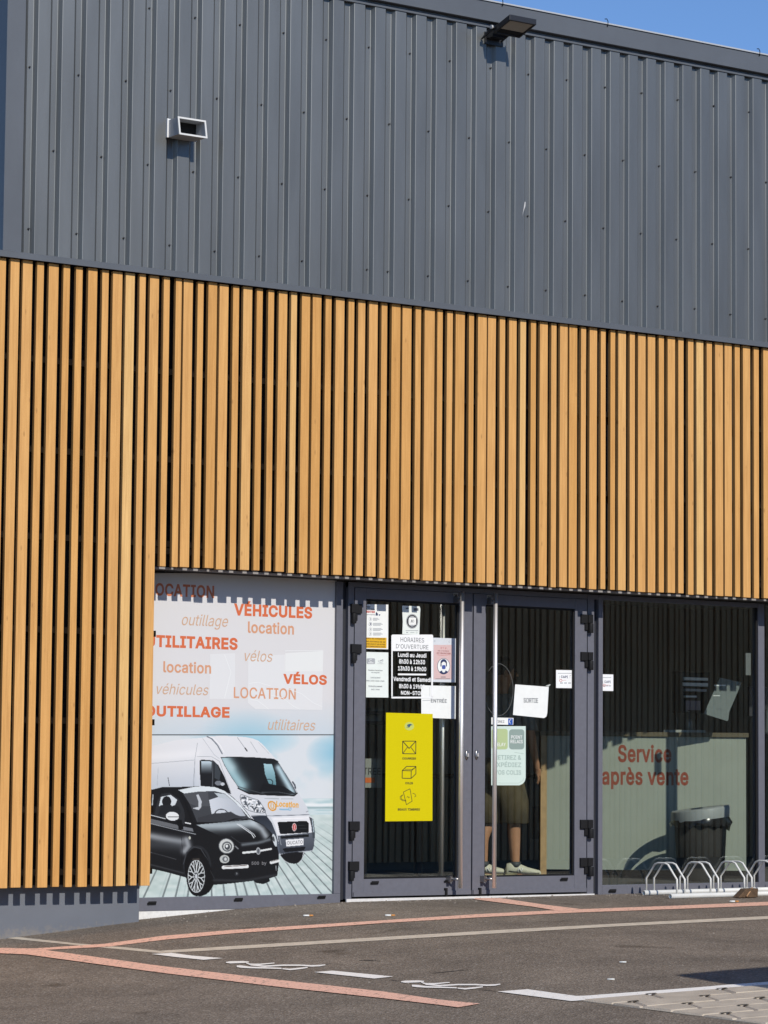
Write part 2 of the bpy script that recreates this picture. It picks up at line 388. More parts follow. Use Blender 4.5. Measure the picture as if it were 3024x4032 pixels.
# ================================================================== GROUND
def ground():
    xs = sorted(set([-400, -150, -60, -30] + [round(-14 + i * .25, 3) for i in range(105)] + [14, 20, 30, 60, 150, 400]))
    ys = sorted(set([-400, -150, -70, -40, -30, -24] + [round(-20 + i * .25, 3) for i in range(80)] + [-.06, 0, .05, .15, .3, 1, 6, 20, 60, 400]))
    mb = MB(); nx = len(xs)
    mb.v = [Vector((x, y, ground_z(x, y))) for y in ys for x in xs]
    mb.f = [(j * nx + i, j * nx + i + 1, (j + 1) * nx + i + 1, (j + 1) * nx + i) for j in range(len(ys) - 1) for i in range(nx - 1)]
    mb.smooth = [True] * len(mb.f)
    return struct(mb.build('ground', ASPH, fixn=False))
ground()
def strip(name, quad_pts, m, lift, nseg=14):
    "marking laid on the ground: list of (left edge, right edge) photo-pixel pairs along its length"
    mb = MB()
    pts = []
    for (a, b), (c, d) in zip(quad_pts[:-1], quad_pts[1:]):
        for k in range(nseg):
            t = k / nseg; pts.append(((a[0] + (c[0] - a[0]) * t, a[1] + (c[1] - a[1]) * t), (b[0] + (d[0] - b[0]) * t, b[1] + (d[1] - b[1]) * t)))
    pts.append(quad_pts[-1])
    for a, b in pts: mb.v += [gp(*a, lift), gp(*b, lift)]
    n = len(pts); mb.f = [(2 * i, 2 * i + 1, 2 * i + 3, 2 * i + 2) for i in range(n - 1)]; mb.smooth = [False] * (n - 1)
    return struct(mb.build(name, m))
PINK = paint_mat('pink_road_paint', (.86, .51, .38), .41)
KERB = mat('flush_kerb_concrete', (.60, .52, .41), .9, 0, .14, 14, .3, 120)
WPAINT = paint_mat('white_road_paint', (.92, .88, .81), .36)
def zz(Z, L): return [(Z(*a), Z(*b)) for a, b in L]
strip('pink_line', zz(ZB, [((-60, 318), (-60, 334)), ((130, 313), (140, 321)), ((450, 292), (470, 304)), ((700, 258), (720, 273)), ((1000, 232), (1015, 246)), ((1659, 190), (1659, 202))])
      + zz(ZC, [((400, 164), (400, 178)), ((800, 144), (800, 158)), ((1240, 128), (1240, 142)), ((1760, 106), (1760, 122))]), PINK, .0035, 8)
strip('pink_line', zz(ZB, [((-70, 308), (-60, 330)), ((150, 312), (120, 338)), ((700, 388), (690, 416)), ((1200, 447), (1190, 476)), ((1659, 498), (1659, 527))])
      + zz(ZC, [((250, 534), (245, 556)), ((415, 550), (320, 566))]), PINK, .0052, 8)
strip('pink_line', zz(ZC, [((385, 98), (395, 94)), ((440, 106), (500, 94)), ((640, 131), (690, 122)), ((770, 152), (860, 143))]), PINK, .0044, 6)
strip('kerb_strip', zz(ZB, [((-40, 262), (-10, 259)), ((30, 268), (90, 264)), ((270, 292), (330, 290)), ((480, 312), (560, 309)), ((690, 332), (770, 330))]), KERB, .0018, 6)
strip('kerb_strip', zz(ZB, [((690, 322), (720, 331)), ((1000, 302), (1000, 316)), ((1300, 284), (1300, 298)), ((1659, 262), (1659, 276))])
      + zz(ZC, [((500, 232), (500, 246)), ((1000, 205), (1000, 217)), ((1659, 172), (1659, 185)), ((1800, 164), (1800, 177))]), KERB, .0026, 6)
strip('bay_line', zz(ZB, [((655, 336), (740, 331)), ((760, 349), (830, 343)), ((880, 361), (965, 354))]), WPAINT, .0045, 5)
strip('bay_line', zz(ZW, [((582, 132), (690, 123)), ((940, 170), (1055, 158))]), WPAINT, .0045, 8)
strip('bay_line', zz(ZC, [((490, 498), (620, 488)), ((800, 538), (830, 517)), ((812, 539), (870, 516)), ((1100, 517), (1100, 499)), ((1400, 494), (1390, 477)), ((1470, 488), (1465, 470)), ((1659, 470), (1659, 456)), ((1800, 458), (1800, 445))]), WPAINT, .0048, 6)
CRK = mat('crack_tar', (.05, .042, .036), .9)
for pts in ([(600, 92), (640, 86), (690, 80)], [(1030, 178), (1070, 183), (1105, 184)], [(850, 62), (900, 60), (975, 66)], [(1280, 138), (1400, 126), (1500, 118)], [(1560, 236), (1620, 240), (1665, 246)]):
    n_ = len(pts); strip('asphalt_crack', [(ZW(x, y - (1.5 if 0 < q < n_ - 1 else .5)), ZW(x, y + (2.5 if 0 < q < n_ - 1 else .8))) for q, (x, y) in enumerate(pts)], CRK, .0012, 4)
def wheelchair_mark(dx, dy):
    "foreshortened wheelchair pictogram: painted strokes measured where they lie on the asphalt"
    mb = MB()
    def ln(pts, wd):
        n = len(pts)
        a = [gp(*ZW(x + dx, y + dy - w_ / 2), .0046) for (x, y), w_ in zip(pts, wd)]; b = [gp(*ZW(x + dx, y + dy + w_ / 2), .0046) for (x, y), w_ in zip(pts, wd)]
        o = len(mb.v); mb.v += a + b; mb.f += [[o + i, o + i + 1, o + n + i + 1, o + n + i] for i in range(n - 1)]; mb.smooth += [False] * (n - 1)
    ln([(60, 74), (85, 74), (160, 72), (196, 72)], [5, 13, 12, 6]); ln([(180, 78), (205, 86), (260, 86), (348, 78)], [5, 9, 8, 5])
    ln([(205, 90), (290, 97), (400, 91), (500, 91), (570, 95), (620, 93), (650, 88)], [5, 9, 8, 8, 9, 9, 5]); ln([(124, 97), (150, 99), (200, 104), (300, 107), (390, 110)], [10, 14, 10, 8, 7]); ln([(395, 112), (440, 116), (500, 110), (545, 104)], [6, 9, 9, 6])
    return struct(mb.build('bay_marking', WPAINT))
wheelchair_mark(0, 0); wheelchair_mark(1040, 115)
def paving():
    "grass-free concrete paving stones with open joints, one sheet of blocks"
    m = mat('paving_concrete', (.50, .43, .34), .85, 0, .12, 9, .35, 140)
    c0 = gp(*ZP(120, 322)); c1 = gp(*ZP(1659, 200)); e = (c1 - c0); e.z = 0; e.normalize(); f = Vector((e.y, -e.x, 0))
    base = MB()
    lim = [gp(*ZP(110, 318)), gp(*ZP(1659, 520))]; ldir = (lim[1] - lim[0]); ldir.z = 0
    def inside(p):
        d = p - lim[0]; return ldir.x * d.y - ldir.y * d.x > -.0
    bm = MB(); bw, bd, j = .40, .20, .007
    for r in range(0, 26):
        for k in range(-24, 26):
            u0 = k * bw + (bw / 2 if r % 2 else 0) + r * .02; v0 = .05 + r * bd
            cs = [c0 + e * (u0 + a) + f * (v0 + b) for a, b in ((j / 2, j / 2), (bw - j / 2, j / 2), (bw - j / 2, bd - j / 2), (j / 2, bd - j / 2))]
            ins = [inside(p) for p in cs]
            if not any(ins): continue
            if not all(ins):      # cut the block along the edge of the asphalt
                out = []
                for i in range(4):
                    p, q = cs[i], cs[(i + 1) % 4]
                    sp = ldir.x * (p - lim[0]).y - ldir.y * (p - lim[0]).x; sq = ldir.x * (q - lim[0]).y - ldir.y * (q - lim[0]).x
                    if sp > 0: out.append(p)
                    if (sp > 0) != (sq > 0): out.append(p + (q - p) * (sp / (sp - sq)))
                cs = out
            if len(cs) < 3: continue
            h = .012 + random.uniform(-.002, .003)
            tops = [Vector((p.x, p.y, ground_z(p.x, p.y) + h)) for p in cs]
            ctr = sum(tops, Vector()) / len(tops)
            ins_ = [p + (ctr - p).normalized() * .013 for p in tops]; n = len(tops)
            low = [p - Vector((0, 0, .011)) for p in tops]
            bm.add(ins_ + low, [tuple(range(n))[::-1]] + [(i, (i + 1) % n, (i + 1) % n + n, i + n) for i in range(n)])
    o = struct(bm.build('paving_stones', m))
    sl = MB()
    for r in range(0, 26):
        for k in range(-24, 26):
            p = c0 + e * (k * bw + (bw / 2 if r % 2 else 0) + r * .02) + f * (.05 + r * bd + .02)
            if inside(p) and inside(p + f * .03): 
                q = [p - e * .03, p + e * .03, p + e * .03 + f * .03, p - e * .03 + f * .03]; sl.poly([Vector((v.x, v.y, ground_z(v.x, v.y) + .0165)) for v in q])
    struct(sl.build('paving_slots', mat('slot_soil', (.06, .05, .035), .95, 0, .3, 40)))
    g = MB(); cs = [c0 + e * a + f * b for a, b in ((-.2, .03), (12, .03), (12, 5.3), (-.2, 5.3))]
    cs = [p for p in (lim[0], lim[0] + e * 12, lim[0] + e * 12 + f * 6, lim[0] + ldir.normalized() * 6)]
    seg = 12; A, B, C_, D = cs; vs = []
    for i in range(seg + 1):
        for k in range(seg + 1):
            p = A.lerp(B, i / seg).lerp(D.lerp(C_, i / seg), k / seg); vs.append(Vector((p.x, p.y, ground_z(p.x, p.y) + .0035)))
    g.add(vs, [(i * (seg + 1) + k, i * (seg + 1) + k + 1, (i + 1) * (seg + 1) + k + 1, (i + 1) * (seg + 1) + k) for i in range(seg) for k in range(seg)])
    struct(g.build('paving_bed', mat('joint_sand', (.34, .29, .22), .95, 0, .3, 40)))
paving()

# ================================================================== SHOP BUILDING
shop = thing('shop_building', 'slate grey metal shop building with timber slat screen and glazed entrance', 'building')
XL, XR = -2.995, 9.0            # cladding corner and far end
YC = -.30                        # plane of the cladding crowns
ZT = 4.205                       # top of the timber
def cladding():
    mb = MB(); prof = []; d = .030
    x = -2.87; prof.append((x, YC + d))
    k = 0
    while True:
        xr = -2.838 + .18015 * k                         # right-hand flank of a rib
        if xr > XR: break
        jx, jy = random.uniform(-.0012, .0012), random.uniform(-.0008, .0008)
        for a, b in ((xr - .014, YC), (xr + .014, YC + d), (xr + .053, YC + d), (xr + .0557, YC + d - .0011), (xr + .0755, YC + .0011), (xr + .0782, YC)): prof.append((a + jx, b + jy))
        k += 1
    prof = prof[1:] if prof[0][0] > prof[1][0] else prof
    z0, z1 = 4.235, 6.36; n = len(prof)
    vs = [(a, b, z0) for a, b in prof] + [(a, b, z1) for a, b in prof]
    mb.add(vs, [(i, i + 1, n + i + 1, n + i) for i in range(n - 1)])
    return mb.build('metal_cladding', CLAD, shop, fixn=False)
clad = cladding()
# backing wall, corner trim, flashings
MB().box(XL, XR, -.19, -.17, 2.25, 6.45).build('backing_wall', DARK, shop)
MB().box(XL, -2.86, YC - .006, YC + .03, 4.235, 6.4).box(XL, XL + .006, YC + .03, 3.0, 4.2, 6.4).build('corner_trim', FLASH, shop)
MB().box(XL + .012, XL + .03, YC + .035, 12.0, 4.0, 6.36).build('side_wall', mat('side_cladding_shade', (.010, .015, .03), .6), shop)  # shade on the left-facing side is put into this dark navy
mb = MB(); prof = [(YC + .03, 4.262), (YC - .012, 4.256), (YC - .05, 4.246), (YC - .05, 4.207), (YC - .04, 4.207), (YC - .04, 4.235), (YC + .03, 4.24)]
n = len(prof); vs = [(-6.56, a, b) for a, b in prof] + [(XR, a, b) for a, b in prof]
mb.add(vs, [(i, (i + 1) % n, (i + 1) % n + n, i + n) for i in range(n)] + [tuple(range(n))[::-1], tuple(range(n, 2 * n))]).build('drip_flashing', FLASH, shop)
fas = MB(); fas.box(XL - .03, XR, YC - .045, YC + .08, 6.368, 6.512); fas.box(XL - .012, XR, YC - .008, YC + .05, 6.33, 6.352); fas.box(XL - .012, XR, YC + .0, YC + .05, 6.352, 6.368)
fasc = fas.build('parapet_flashing', FLASH, shop, bevel=.003)
MB().box(XL - .034, XR, YC - .055, YC + .5, 6.513, 6.524).build('parapet_coping', mat('lit_coping', (.42, .44, .46), .4), shop)  # the sunlit top edge is put into this pale colour
for px, py in ((1978, 62), (2392, 132), (2990, 240)):
    p = at(px, py, YC - .05); q = MB().tube([(p.x, p.y + .02, 6.49), (p.x, p.y - .004, 6.5), (p.x, p.y - .006, 6.535), (p.x - .012, p.y - .006, 6.552), (p.x - .03, p.y - .006, 6.548)], .0035, 6)
    q.build('wire_hook', BLACK, shop)
# cladding screws: two per rib pitch, alternating rows
zrows = [at(1512, y, YC)[2] for y in (300,)]
def screws():
    pts1 = [(84, 263), (129, 289), (340, 324), (545, 349), (738, 391), (938, 425), (1130, 452), (1314, 485), (1499, 513), (646, 35), (844, 76), (1038, 107), (1226, 142), (1410, 171), (1594, 204), (232, 651), (439, 677), (639, 711), (836, 742), (1030, 765), (1219, 793), (1404, 817), (1588, 844), (78, 973), (124, 988), (331, 1009), (535, 1028), (733, 1059), (928, 1085), (1120, 1106), (1306, 1127), (1586, 1164)]
    pts2 = [(113, 231), (285, 263), (461, 294), (625, 321), (790, 345), (955, 377), (1113, 402), (1269, 431), (1425, 457), (1578, 484), (23, 536), (193, 567), (369, 595), (541, 614), (702, 644), (868, 669), (1033, 693), (1189, 717), (1345, 742), (1499, 765), (1651, 787), (108, 861), (280, 889), (452, 914), (622, 933), (784, 955), (949, 985), (1110, 1008), (1264, 1034), (1419, 1053), (1574, 1075), (17, 1173), (191, 1192), (363, 1213), (536, 1238), (700, 1254), (869, 1275), (1030, 1301), (1183, 1323), (1343, 1333), (1497, 1358), (1648, 1377), (85, 36), (1088, 218)]
    src = None
    for Z, L in ((Z1, pts1), (Z2, pts2)):
        for p in L:
            c = at(*Z(*p), YC + .024)
            if src is None:
                mb = MB(); mb.loft([((0, .008, 0), (.0072, 0, 0), (0, 0, .0072)), ((0, 0, 0), (.0072, 0, 0), (0, 0, .0072)), ((0, -.001, 0), (.0055, 0, 0), (0, 0, .0055)), ((0, -.007, 0), (.005, 0, 0), (0, 0, .005))], 8)
                me = bpy.data.meshes.new('screw'); me.from_pydata(mb.v, [], mb.f); me.materials.append(mat('dark_screw', (.03, .03, .035), .5)); src = me
            o = bpy.data.objects.new('screw', src); COL.objects.link(o); o.parent = clad; o.location = c - WL[clad.name]
screws()
# white scratch on the cladding
ik = Ink(facade(YC - .001), Z2); ik.poly([(608, 872), (612, 872), (611, 890), (603, 913), (597, 935), (601, 914)]); ik.build('scratch', mat('bare_scratch', (.5, .5, .5), .6), clad)

# ---- timber screen: slats measured one by one
YS = -.317
SL_LOW = [(-62, -24), (-6, 29.8), (43.4, 82.3), (100.3, 127.5), (148.3, 187.2), (206.1, 232.4), (257.7, 284), (306.2, 342.5), (362, 387.6), (405.4, 444), (456.7, 493), (511.6, 536.2), (554.2, 590.5)]
SL_UP = [(628, 651.5), (676.9, 700.4), (708.5, 744.7), (763.7, 787), (806, 840.5), (850.5, 885.7), (903.5, 927.6), (945.7, 981), (998, 1021.7), (1043.4, 1066.3), (1085.9, 1119.6), (1135.6, 1158.8), (1177.8, 1211), (1220.6, 1254.6), (1271.8, 1295.3), (1312.5, 1346.6), (1363, 1386)]
SL_UP += [(Z7(a, 90)[0] + .6, Z7(b, 90)[0]) for a, b in [(155, 240), (285, 390), (435, 505), (555, 660), (685, 795), (840, 908), (948, 1070), (1100, 1165), (1215, 1285), (1320, 1430), (1480, 1540)]]
SL_UP += [(R1(a, 90)[0], R1(b, 90)[0]) for a, b in [(205, 297), (312, 395), (438, 495), (535, 615), (655, 715), (765, 820), (862, 945), (985, 1040), (1075, 1155), (1175, 1258), (1298, 1350)]]
SL_UP += [(2319.8, 2348.9), (2364.8, 2383.8)] + [(2400 + a * .37613, 2400 + b * .37613) for a, b in [(6, 55), (90, 170), (208, 263), (300, 378), (402, 480), (517, 572), (607, 685), (722, 777), (823, 880), (912, 985), (1020, 1075), (1110, 1190), (1208, 1283), (1318, 1370), (1405, 1480), (1517, 1570), (1615, 1695), (1722, 1775), (1808, 1890), (1925, 1975), (2005, 2085)]]
sm = MB()
def slat(mb, x0, x1, z0, z1):
    dx = random.uniform(-.0015, .0015); y0 = YS + random.uniform(-.0015, .0015)
    t = random.uniform(-.002, .002)
    P = [(x0 + t, y0, z0), (x1 + t, y0, z0), (x1 + t, YS + .03, z0), (x0 + t, YS + .03, z0), (x0 + dx, y0, z1), (x1 + dx, y0, z1), (x1 + dx, YS + .03, z1), (x0 + dx, YS + .03, z1)]
    mb.hexa(P)
for a, b in SL_LOW:
    A, B = at(a, 3495, YS), at(b, 3495, YS); slat(sm, A.x, B.x, .14 + random.uniform(-.003, .003), ZT + random.uniform(-.004, .003))
x = at(-62, 3495, YS).x
while x > -6.5:
    wd = random.choice((.068, .095)); slat(sm, x - .03 - wd, x - .03, .14, ZT); x -= wd + .03
xlast = 0
for a, b in SL_UP:
    py = 2226.3 + (a - 625) * .0546
    A, B = at(a, py, YS), at(b, py, YS); slat(sm, A.x, B.x, 2.257 + random.uniform(-.004, .004), ZT + random.uniform(-.004, .003)); xlast = B.x
while xlast < XR - .2:
    wd = random.choice((.068, .1)); slat(sm, xlast + .035, xlast + .035 + wd, 2.257, ZT); xlast += wd + .035
slats = sm.build('timber_slats', WOOD, shop, bevel=.0022)
XE = at(590.5, 3495, YS).x            # right edge of the low part of the screen
for z in (3.569, 2.977, 2.409):
    MB().box(-6.5, XR, YS + .0305, YS + .07, z - .02, z + .02).build('batten', BATTEN, shop)
for z in (1.804, 1.215, .638):
    MB().box(-6.5, XE + .034, YS + .0305, YS + .07, z - .02, z + .02).build('batten', BATTEN, shop)
MB().box(-6.5, XE + .034, YS + .0305, YS + .07, .215, .255).build('batten', BATTEN, shop)
MB().box(XE - .02, XR, YS + .0305, YS + .07, 2.34, 2.38).build('batten', BATTEN, shop)
MB().box(-6.5, XE - .01, YS + .10, YS + .13, .15, 4.2).box(XE - .01, XR, YS + .10, YS + .13, 2.256, 4.2).build('screen_backing', DARK, shop)
# aluminium drip edge that catches the sun through the gaps, and the soffit behind it
MB().box(XE + .02, XR, YS + .094, YS + .13, 2.2425, 2.2555).build('drip_edge', mat('grey_drip_edge', (.30, .29, .29), .6), shop)
MB().box(XE - .04, XR, YS + .1305, .06, 2.2435, 2.255).build('soffit', DARK, shop)
# low plinth under the left part of the screen
xp = at(547, 3600, -.13).x
def dirty(name, col, dirt, z0, h):
    "painted panel with splashes of dried mud near its foot"
    m = mat(name, col, .5, 0, .05, 5, .02, 200); n = m.node_tree; b = n.nodes['Principled BSDF']; L = n.links.new
    src = b.inputs['Base Color'].links[0].from_socket; ge = n.nodes.new('ShaderNodeNewGeometry'); sp = n.nodes.new('ShaderNodeSeparateXYZ'); L(ge.outputs['Position'], sp.inputs[0])
    nz = n.nodes.new('ShaderNodeTexNoise'); nz.inputs['Scale'].default_value = 26; nz.inputs['Detail'].default_value = 8; nz.inputs['Roughness'].default_value = .75; L(ge.outputs['Position'], nz.inputs['Vector'])
    mr = n.nodes.new('ShaderNodeMapRange'); mr.inputs[1].default_value = z0; mr.inputs[2].default_value = z0 + h; mr.inputs[3].default_value = .30; mr.inputs[4].default_value = -.22; L(sp.outputs[2], mr.inputs[0])
    ad = n.nodes.new('ShaderNodeMath'); L(nz.outputs['Fac'], ad.inputs[0]); L(mr.outputs[0], ad.inputs[1])
    rp = n.nodes.new('ShaderNodeValToRGB'); rp.color_ramp.elements[0].position = .52; rp.color_ramp.elements[1].position = .72; rp.color_ramp.elements[1].color = (.6, .6, .6, 1); L(ad.outputs[0], rp.inputs[0])
    mx = n.nodes.new('ShaderNodeMix'); mx.data_type = 'RGBA'; L(rp.outputs[0], mx.inputs[0]); L(src, mx.inputs[6]); mx.inputs[7].default_value = (*dirt, 1); L(mx.outputs[2], b.inputs['Base Color'])
    return m
MB().box(-6.5, xp, -.13, .0, -.6, .25).build('plinth', dirty('slate_plinth', (.145, .158, .185), (.26, .225, .185), -.22, .2), shop)
MB().box(-6.5, xp - .012, -.128, -.1, .25, .3).build('plinth_cap', FLASH, shop)

# ---- glazed front: mullions and panes on the plane y = 0
def X(px, y=0.0): return at(px, 3000, y).x
ZTOP = 2.2375; ZSILL = .012
x_pl = xp - .02                                   # window starts behind the timber
XB = X(1313); XB2 = X(1338); XD0 = X(1359); XD1 = X(1384); XG0 = X(1430)
XG1 = X(1799); XM = X(1853); XH0 = X(1903); XH1 = X(2256); XE1 = X(2304); XE2 = X(2331); XW0 = X(2349); XW1 = X(2366); XW2 = X(2972); XW3 = X(3004)
YF = -.022                                        # face of the frames
win = MB()
zb = at(700, 3583, YF).z; zp0 = at(700, 3532, YF).z
win.box(x_pl, XB2, YF, .05, -.045, zp0); win.box(XB, XB2, YF, .05, zp0, ZTOP)
wleft = win.build('window_frame', ALU, shop, bevel=.003)
MB().box(x_pl, XB2, YF - .001, .04, -.3, -.046).build('threshold_strip', mat('white_threshold', (.74, .73, .7), .7, 0, .1, 40), shop)
def weep(Z, x0, y0, x1, y1, parent, y=YF):
    a, b = at(*Z(x0, y0), y), at(*Z(x1, y1), y); cx = (a.x + b.x) / 2; cz = (a.z + b.z) / 2; hw = abs(b.x - a.x) / 2; hh = abs(a.z - b.z) / 2
    m = MB(); m.box(cx - hw, cx + hw, y - .007, y - .0005, cz - hh, cz + hh * .1); m.box(cx - hw * .8, cx + hw, y - .012, y - .0075, cz - hh * .2, cz + hh)
    m.build('weep_cap', BLACK, parent)
for q in ((38, 1440, 104, 1466), (712, 1413, 776, 1438), (1360, 1395, 1420, 1418)): weep(Z6, *q, wleft)
MB().box(XB2, XD0, .012, .05, 0, ZTOP).build('dark_joint', mat('dark_joint', (.02, .022, .03), .7), shop)
# door frame posts, sill
MB().box(XD0, XD1 - .005, YF, .05, -.02, ZTOP).build('door_post', ALU, shop, bevel=.002)
MB().box(XE1 + .005, XE2, YF, .05, -.02, ZTOP).build('door_post', ALU, shop, bevel=.002)
MB().box(XE2, XW0, .012, .05, -.02, ZTOP).build('dark_joint', MATS.get('dark_joint'), shop)
MB().box(XD0, XE2, YF - .012, .08, -.03, .007).build('door_sill', mat('white_sill', (.7, .69, .67), .45, 0, .08, 30), shop)
MB().box(XD0, XW3, YF + .004, .05, ZTOP - .035, ZTOP).build('head_frame', ALU, shop)
ZRT = at(1600, 2366).z; ZRB = at(1900, 3453).z
def door(x0, x1, g0, g1):
    d = MB(); y0, y1 = YF, .04
    d.box(x0, g0, y0, y1, .02, 2.2); d.box(g1, x1, y0, y1, .02, 2.2)
    d.box(g0, g1, y0 + .001, y1 - .001, ZRT, 2.2); d.box(g0, g1, y0 + .001, y1 - .001, .02, ZRB)
    o = d.build('entrance_door', ALU, shop, bevel=.0025)
    MB().box(x0 + .004, x1 - .004, y0 - .009, y0 - .0005, .022, .052).build('drip_rail', ALU, o)
    MB().box(g0, g1, .004, .010, ZRB, ZRT).build('glass_pane', GLASS, o)
    gk = MB(); t = .012
    gk.box(g0, g0 + t, y0 + .012, .003, ZRB, ZRT); gk.box(g1 - t, g1, y0 + .012, .003, ZRB, ZRT); gk.box(g0 + t, g1 - t, y0 + .012, .003, ZRB, ZRB + t); gk.box(g0 + t, g1 - t, y0 + .012, .003, ZRT - t, ZRT)
    gk.build('glazing_gasket', BLACK, o)
    return o
dl = door(XD1 + .003, XM - .006, XG0, XG1); dr = door(XM + .006, XE1 - .003, XH0, XH1)
MB().box(XM - .0058, XM + .0058, .0, .035, .02, 2.2).build('meeting_seal', BLACK, dl)
def handle(px_top, py_top, px_bot, py_bot, parent, side):
    y = YF - .088
    a, b = at(px_top, py_top, y), at(px_bot, py_bot, y); x = (a.x + b.x) / 2
    h = MB().tube([(x, y, b.z), (x, y, a.z)], .0165, 16).build('pull_handle', STEEL, parent)
    for z, o_ in ((b.z + .065, .05), (a.z - .055, .0)):
        MB().box(x - o_ - .012, x - o_ + .012, YF - .05, YF, z - .022, z + .022).build('handle_bracket', CHROME, h)
        MB().tube([(x - o_, YF - .04, z), (x, y, z)], .009, 8).build('handle_arm', CHROME, h)
    MB().box(x - .07 * side - .009, x - .07 * side + .009, YF - .02, YF, b.z - .055, b.z + .0).build('door_stop', BLACK, h)
    h2 = MB().tube([(x - .004, .04 + .07, b.z), (x - .004, .04 + .07, a.z)], .0165, 12).build('inner_handle', STEEL, parent)
    for z in (b.z + .065, a.z - .055): MB().tube([(x - .004, .04, z), (x - .004, .11, z)], .009, 8).build('handle_arm', CHROME, h2)
a = Z7(1420, 240); b = Z8(1306, 2036); handle(a[0], a[1], b[0] , b[1], dl, 1)
a = R1(408, 228); b = R2(386, 1918); handle(a[0], a[1], b[0], b[1], dr, 1)
def hinge(Z, x0, y0, x1, y1, parent, flip):
    y = YF; a, b = at(*Z(x0, y0), y), at(*Z(x1, y1), y)
    wd = b.x - a.x; ht = a.z - b.z
    q = (lambda t: a.x + wd * t) if not flip else (lambda t: b.x - wd * t)
    m = MB()
    def bx(t0, t1, s0, s1, d): m.box(min(q(t0), q(t1)), max(q(t0), q(t1)), y - d, y - .0003, a.z - ht * s1, a.z - ht * s0)
    bx(.42, 1.0, 0, .48, .018); bx(.36, .62, .2, .86, .014); bx(0, .42, 0, .46, .026)
    c = q(.2); m.tube([(c, y - .022, a.z - ht * .48), (c, y - .022, a.z - ht)], abs(wd) * .2, 10)
    m.build('hinge', BLACK, parent, bevel=.002)
for q in ((85, 385, 212, 622), (85, 862, 206, 1092)): hinge(Z7, *q, dl, False)
for q in ((58, 1288, 174, 1502), (55, 1736, 168, 1950)): hinge(Z8, *q, dl, False)
for q in ((1296, 452, 1412, 650), (1296, 848, 1412, 1040)): hinge(R1, *q, dr, True)
for q in ((1290, 1198, 1412, 1392), (1288, 1600, 1412, 1792)): hinge(R2, *q, dr, True)
def lock(Z, cx, cy, parent):
    c = at(*Z(cx, cy), YF); m = MB(); m.loft([((c.x, YF - .0003, c.z), (.016, 0, 0), (0, 0, .036)), ((c.x, YF - .009, c.z), (.013, 0, 0), (0, 0, .033))], 18)
    o = m.build('lock_plate', CHROME, parent); MB().box(c.x - .004, c.x + .008, YF - .02, YF - .0093, c.z - .012, c.z + .014).build('lock_cylinder', STEEL, o)
lock(Z8, 1380, 548, dl); lock(Z8, 1490, 545, dr)
for q in ((308, 1955, 392, 1990), (1128, 1940, 1200, 1968)): weep(Z8, *q, dl)
weep(R2, 1083, 1808, 1158, 1840, dr)
def stick(Z, x0, y0, x1, y1, parent):
    p = Ink(facade(YF - .0008), Z); p.rrect(x0, y0, x1, y1, 8); o = p.build('arrow_sticker', mat('grey_sticker', (.32, .31, .3), .6), parent)
    p = Ink(facade(YF - .0016), Z); w_ = x1 - x0; p.line([(x0 + .25 * w_, y0 + .3 * w_), (x0 + .7 * w_, y0 + .75 * w_)], w_ * .14); p.line([(x0 + .7 * w_, y0 + .3 * w_), (x0 + .7 * w_, y0 + .75 * w_), (x0 + .3 * w_, y0 + .75 * w_)], w_ * .14); p.build('arrow', INKB, o)
stick(Z7, 1312, 252, 1368, 316, dl); stick(R1, 312, 248, 362, 300, dr)
# right-hand window and the next bay beyond it
zw = at(2600, 3481, YF).z
wr = MB(); wr.box(XW0, XW1, YF, .05, -.03, ZTOP); wr.box(XW2 + .02, XW3, YF, .05, -.03, ZTOP); wr.box(XW1, XW2 + .02, YF, .05, -.03, zw)
wright = wr.build('window_frame', ALU, shop, bevel=.003)
weep(R4, 218, 1492, 282, 1522, wright)
MB().box(XW1, XW2 + .02, .004, .010, zw, ZTOP).build('glass_pane', GLASS, wright)
MB().box(XW2 + .004, XW2 + .0195, -.01, .003, zw, ZTOP).build('glazing_gasket', BLACK, wright)
nb = MB(); nb.box(XW3 + 2.3, XW3 + 2.4, YF, .05, -.03, ZTOP); nb.box(XW3, XW3 + 2.3, YF + .012, .05, -.03, zw)
nb = nb.build('window_frame', ALU, shop, bevel=.003); MB().box(XW3 + .0005, XW3 + 2.3, .004, .010, zw, ZTOP).build('glass_pane', GLASS, nb)
FLOOR = .055
# ---- room behind the glass
ROOMW = mat('dim_wall', (.25, .23, .21), .9); 
MB().box(x_pl - .1, XR - .2, .051, 6.0, -.05, FLOOR).build('shop_floor', mat('dark_carpet', (.06, .056, .052), .95, 0, .3, 60), shop)
MB().box(x_pl - .1, XR - .2, .06, 6.0, 2.6, 2.65).build('shop_ceiling', mat('white_ceiling', (.6, .6, .58), .9), shop)
MB().box(x_pl - .1, XR - .2, 6.0, 6.05, 0, 2.6).build('back_wall', ROOMW, shop)
MB().box(XR - .25, XR - .2, .06, 6.0, 0, 2.6).build('room_side_wall', ROOMW, shop)
MB().box(x_pl - .1, x_pl - .05, .06, 6.0, 0, 2.6).build('room_side_wall', ROOMW, shop)
MB().box(XL + .04, XR, -.16, 12, 6.3, 6.36).build('roof', FLASH, shop)

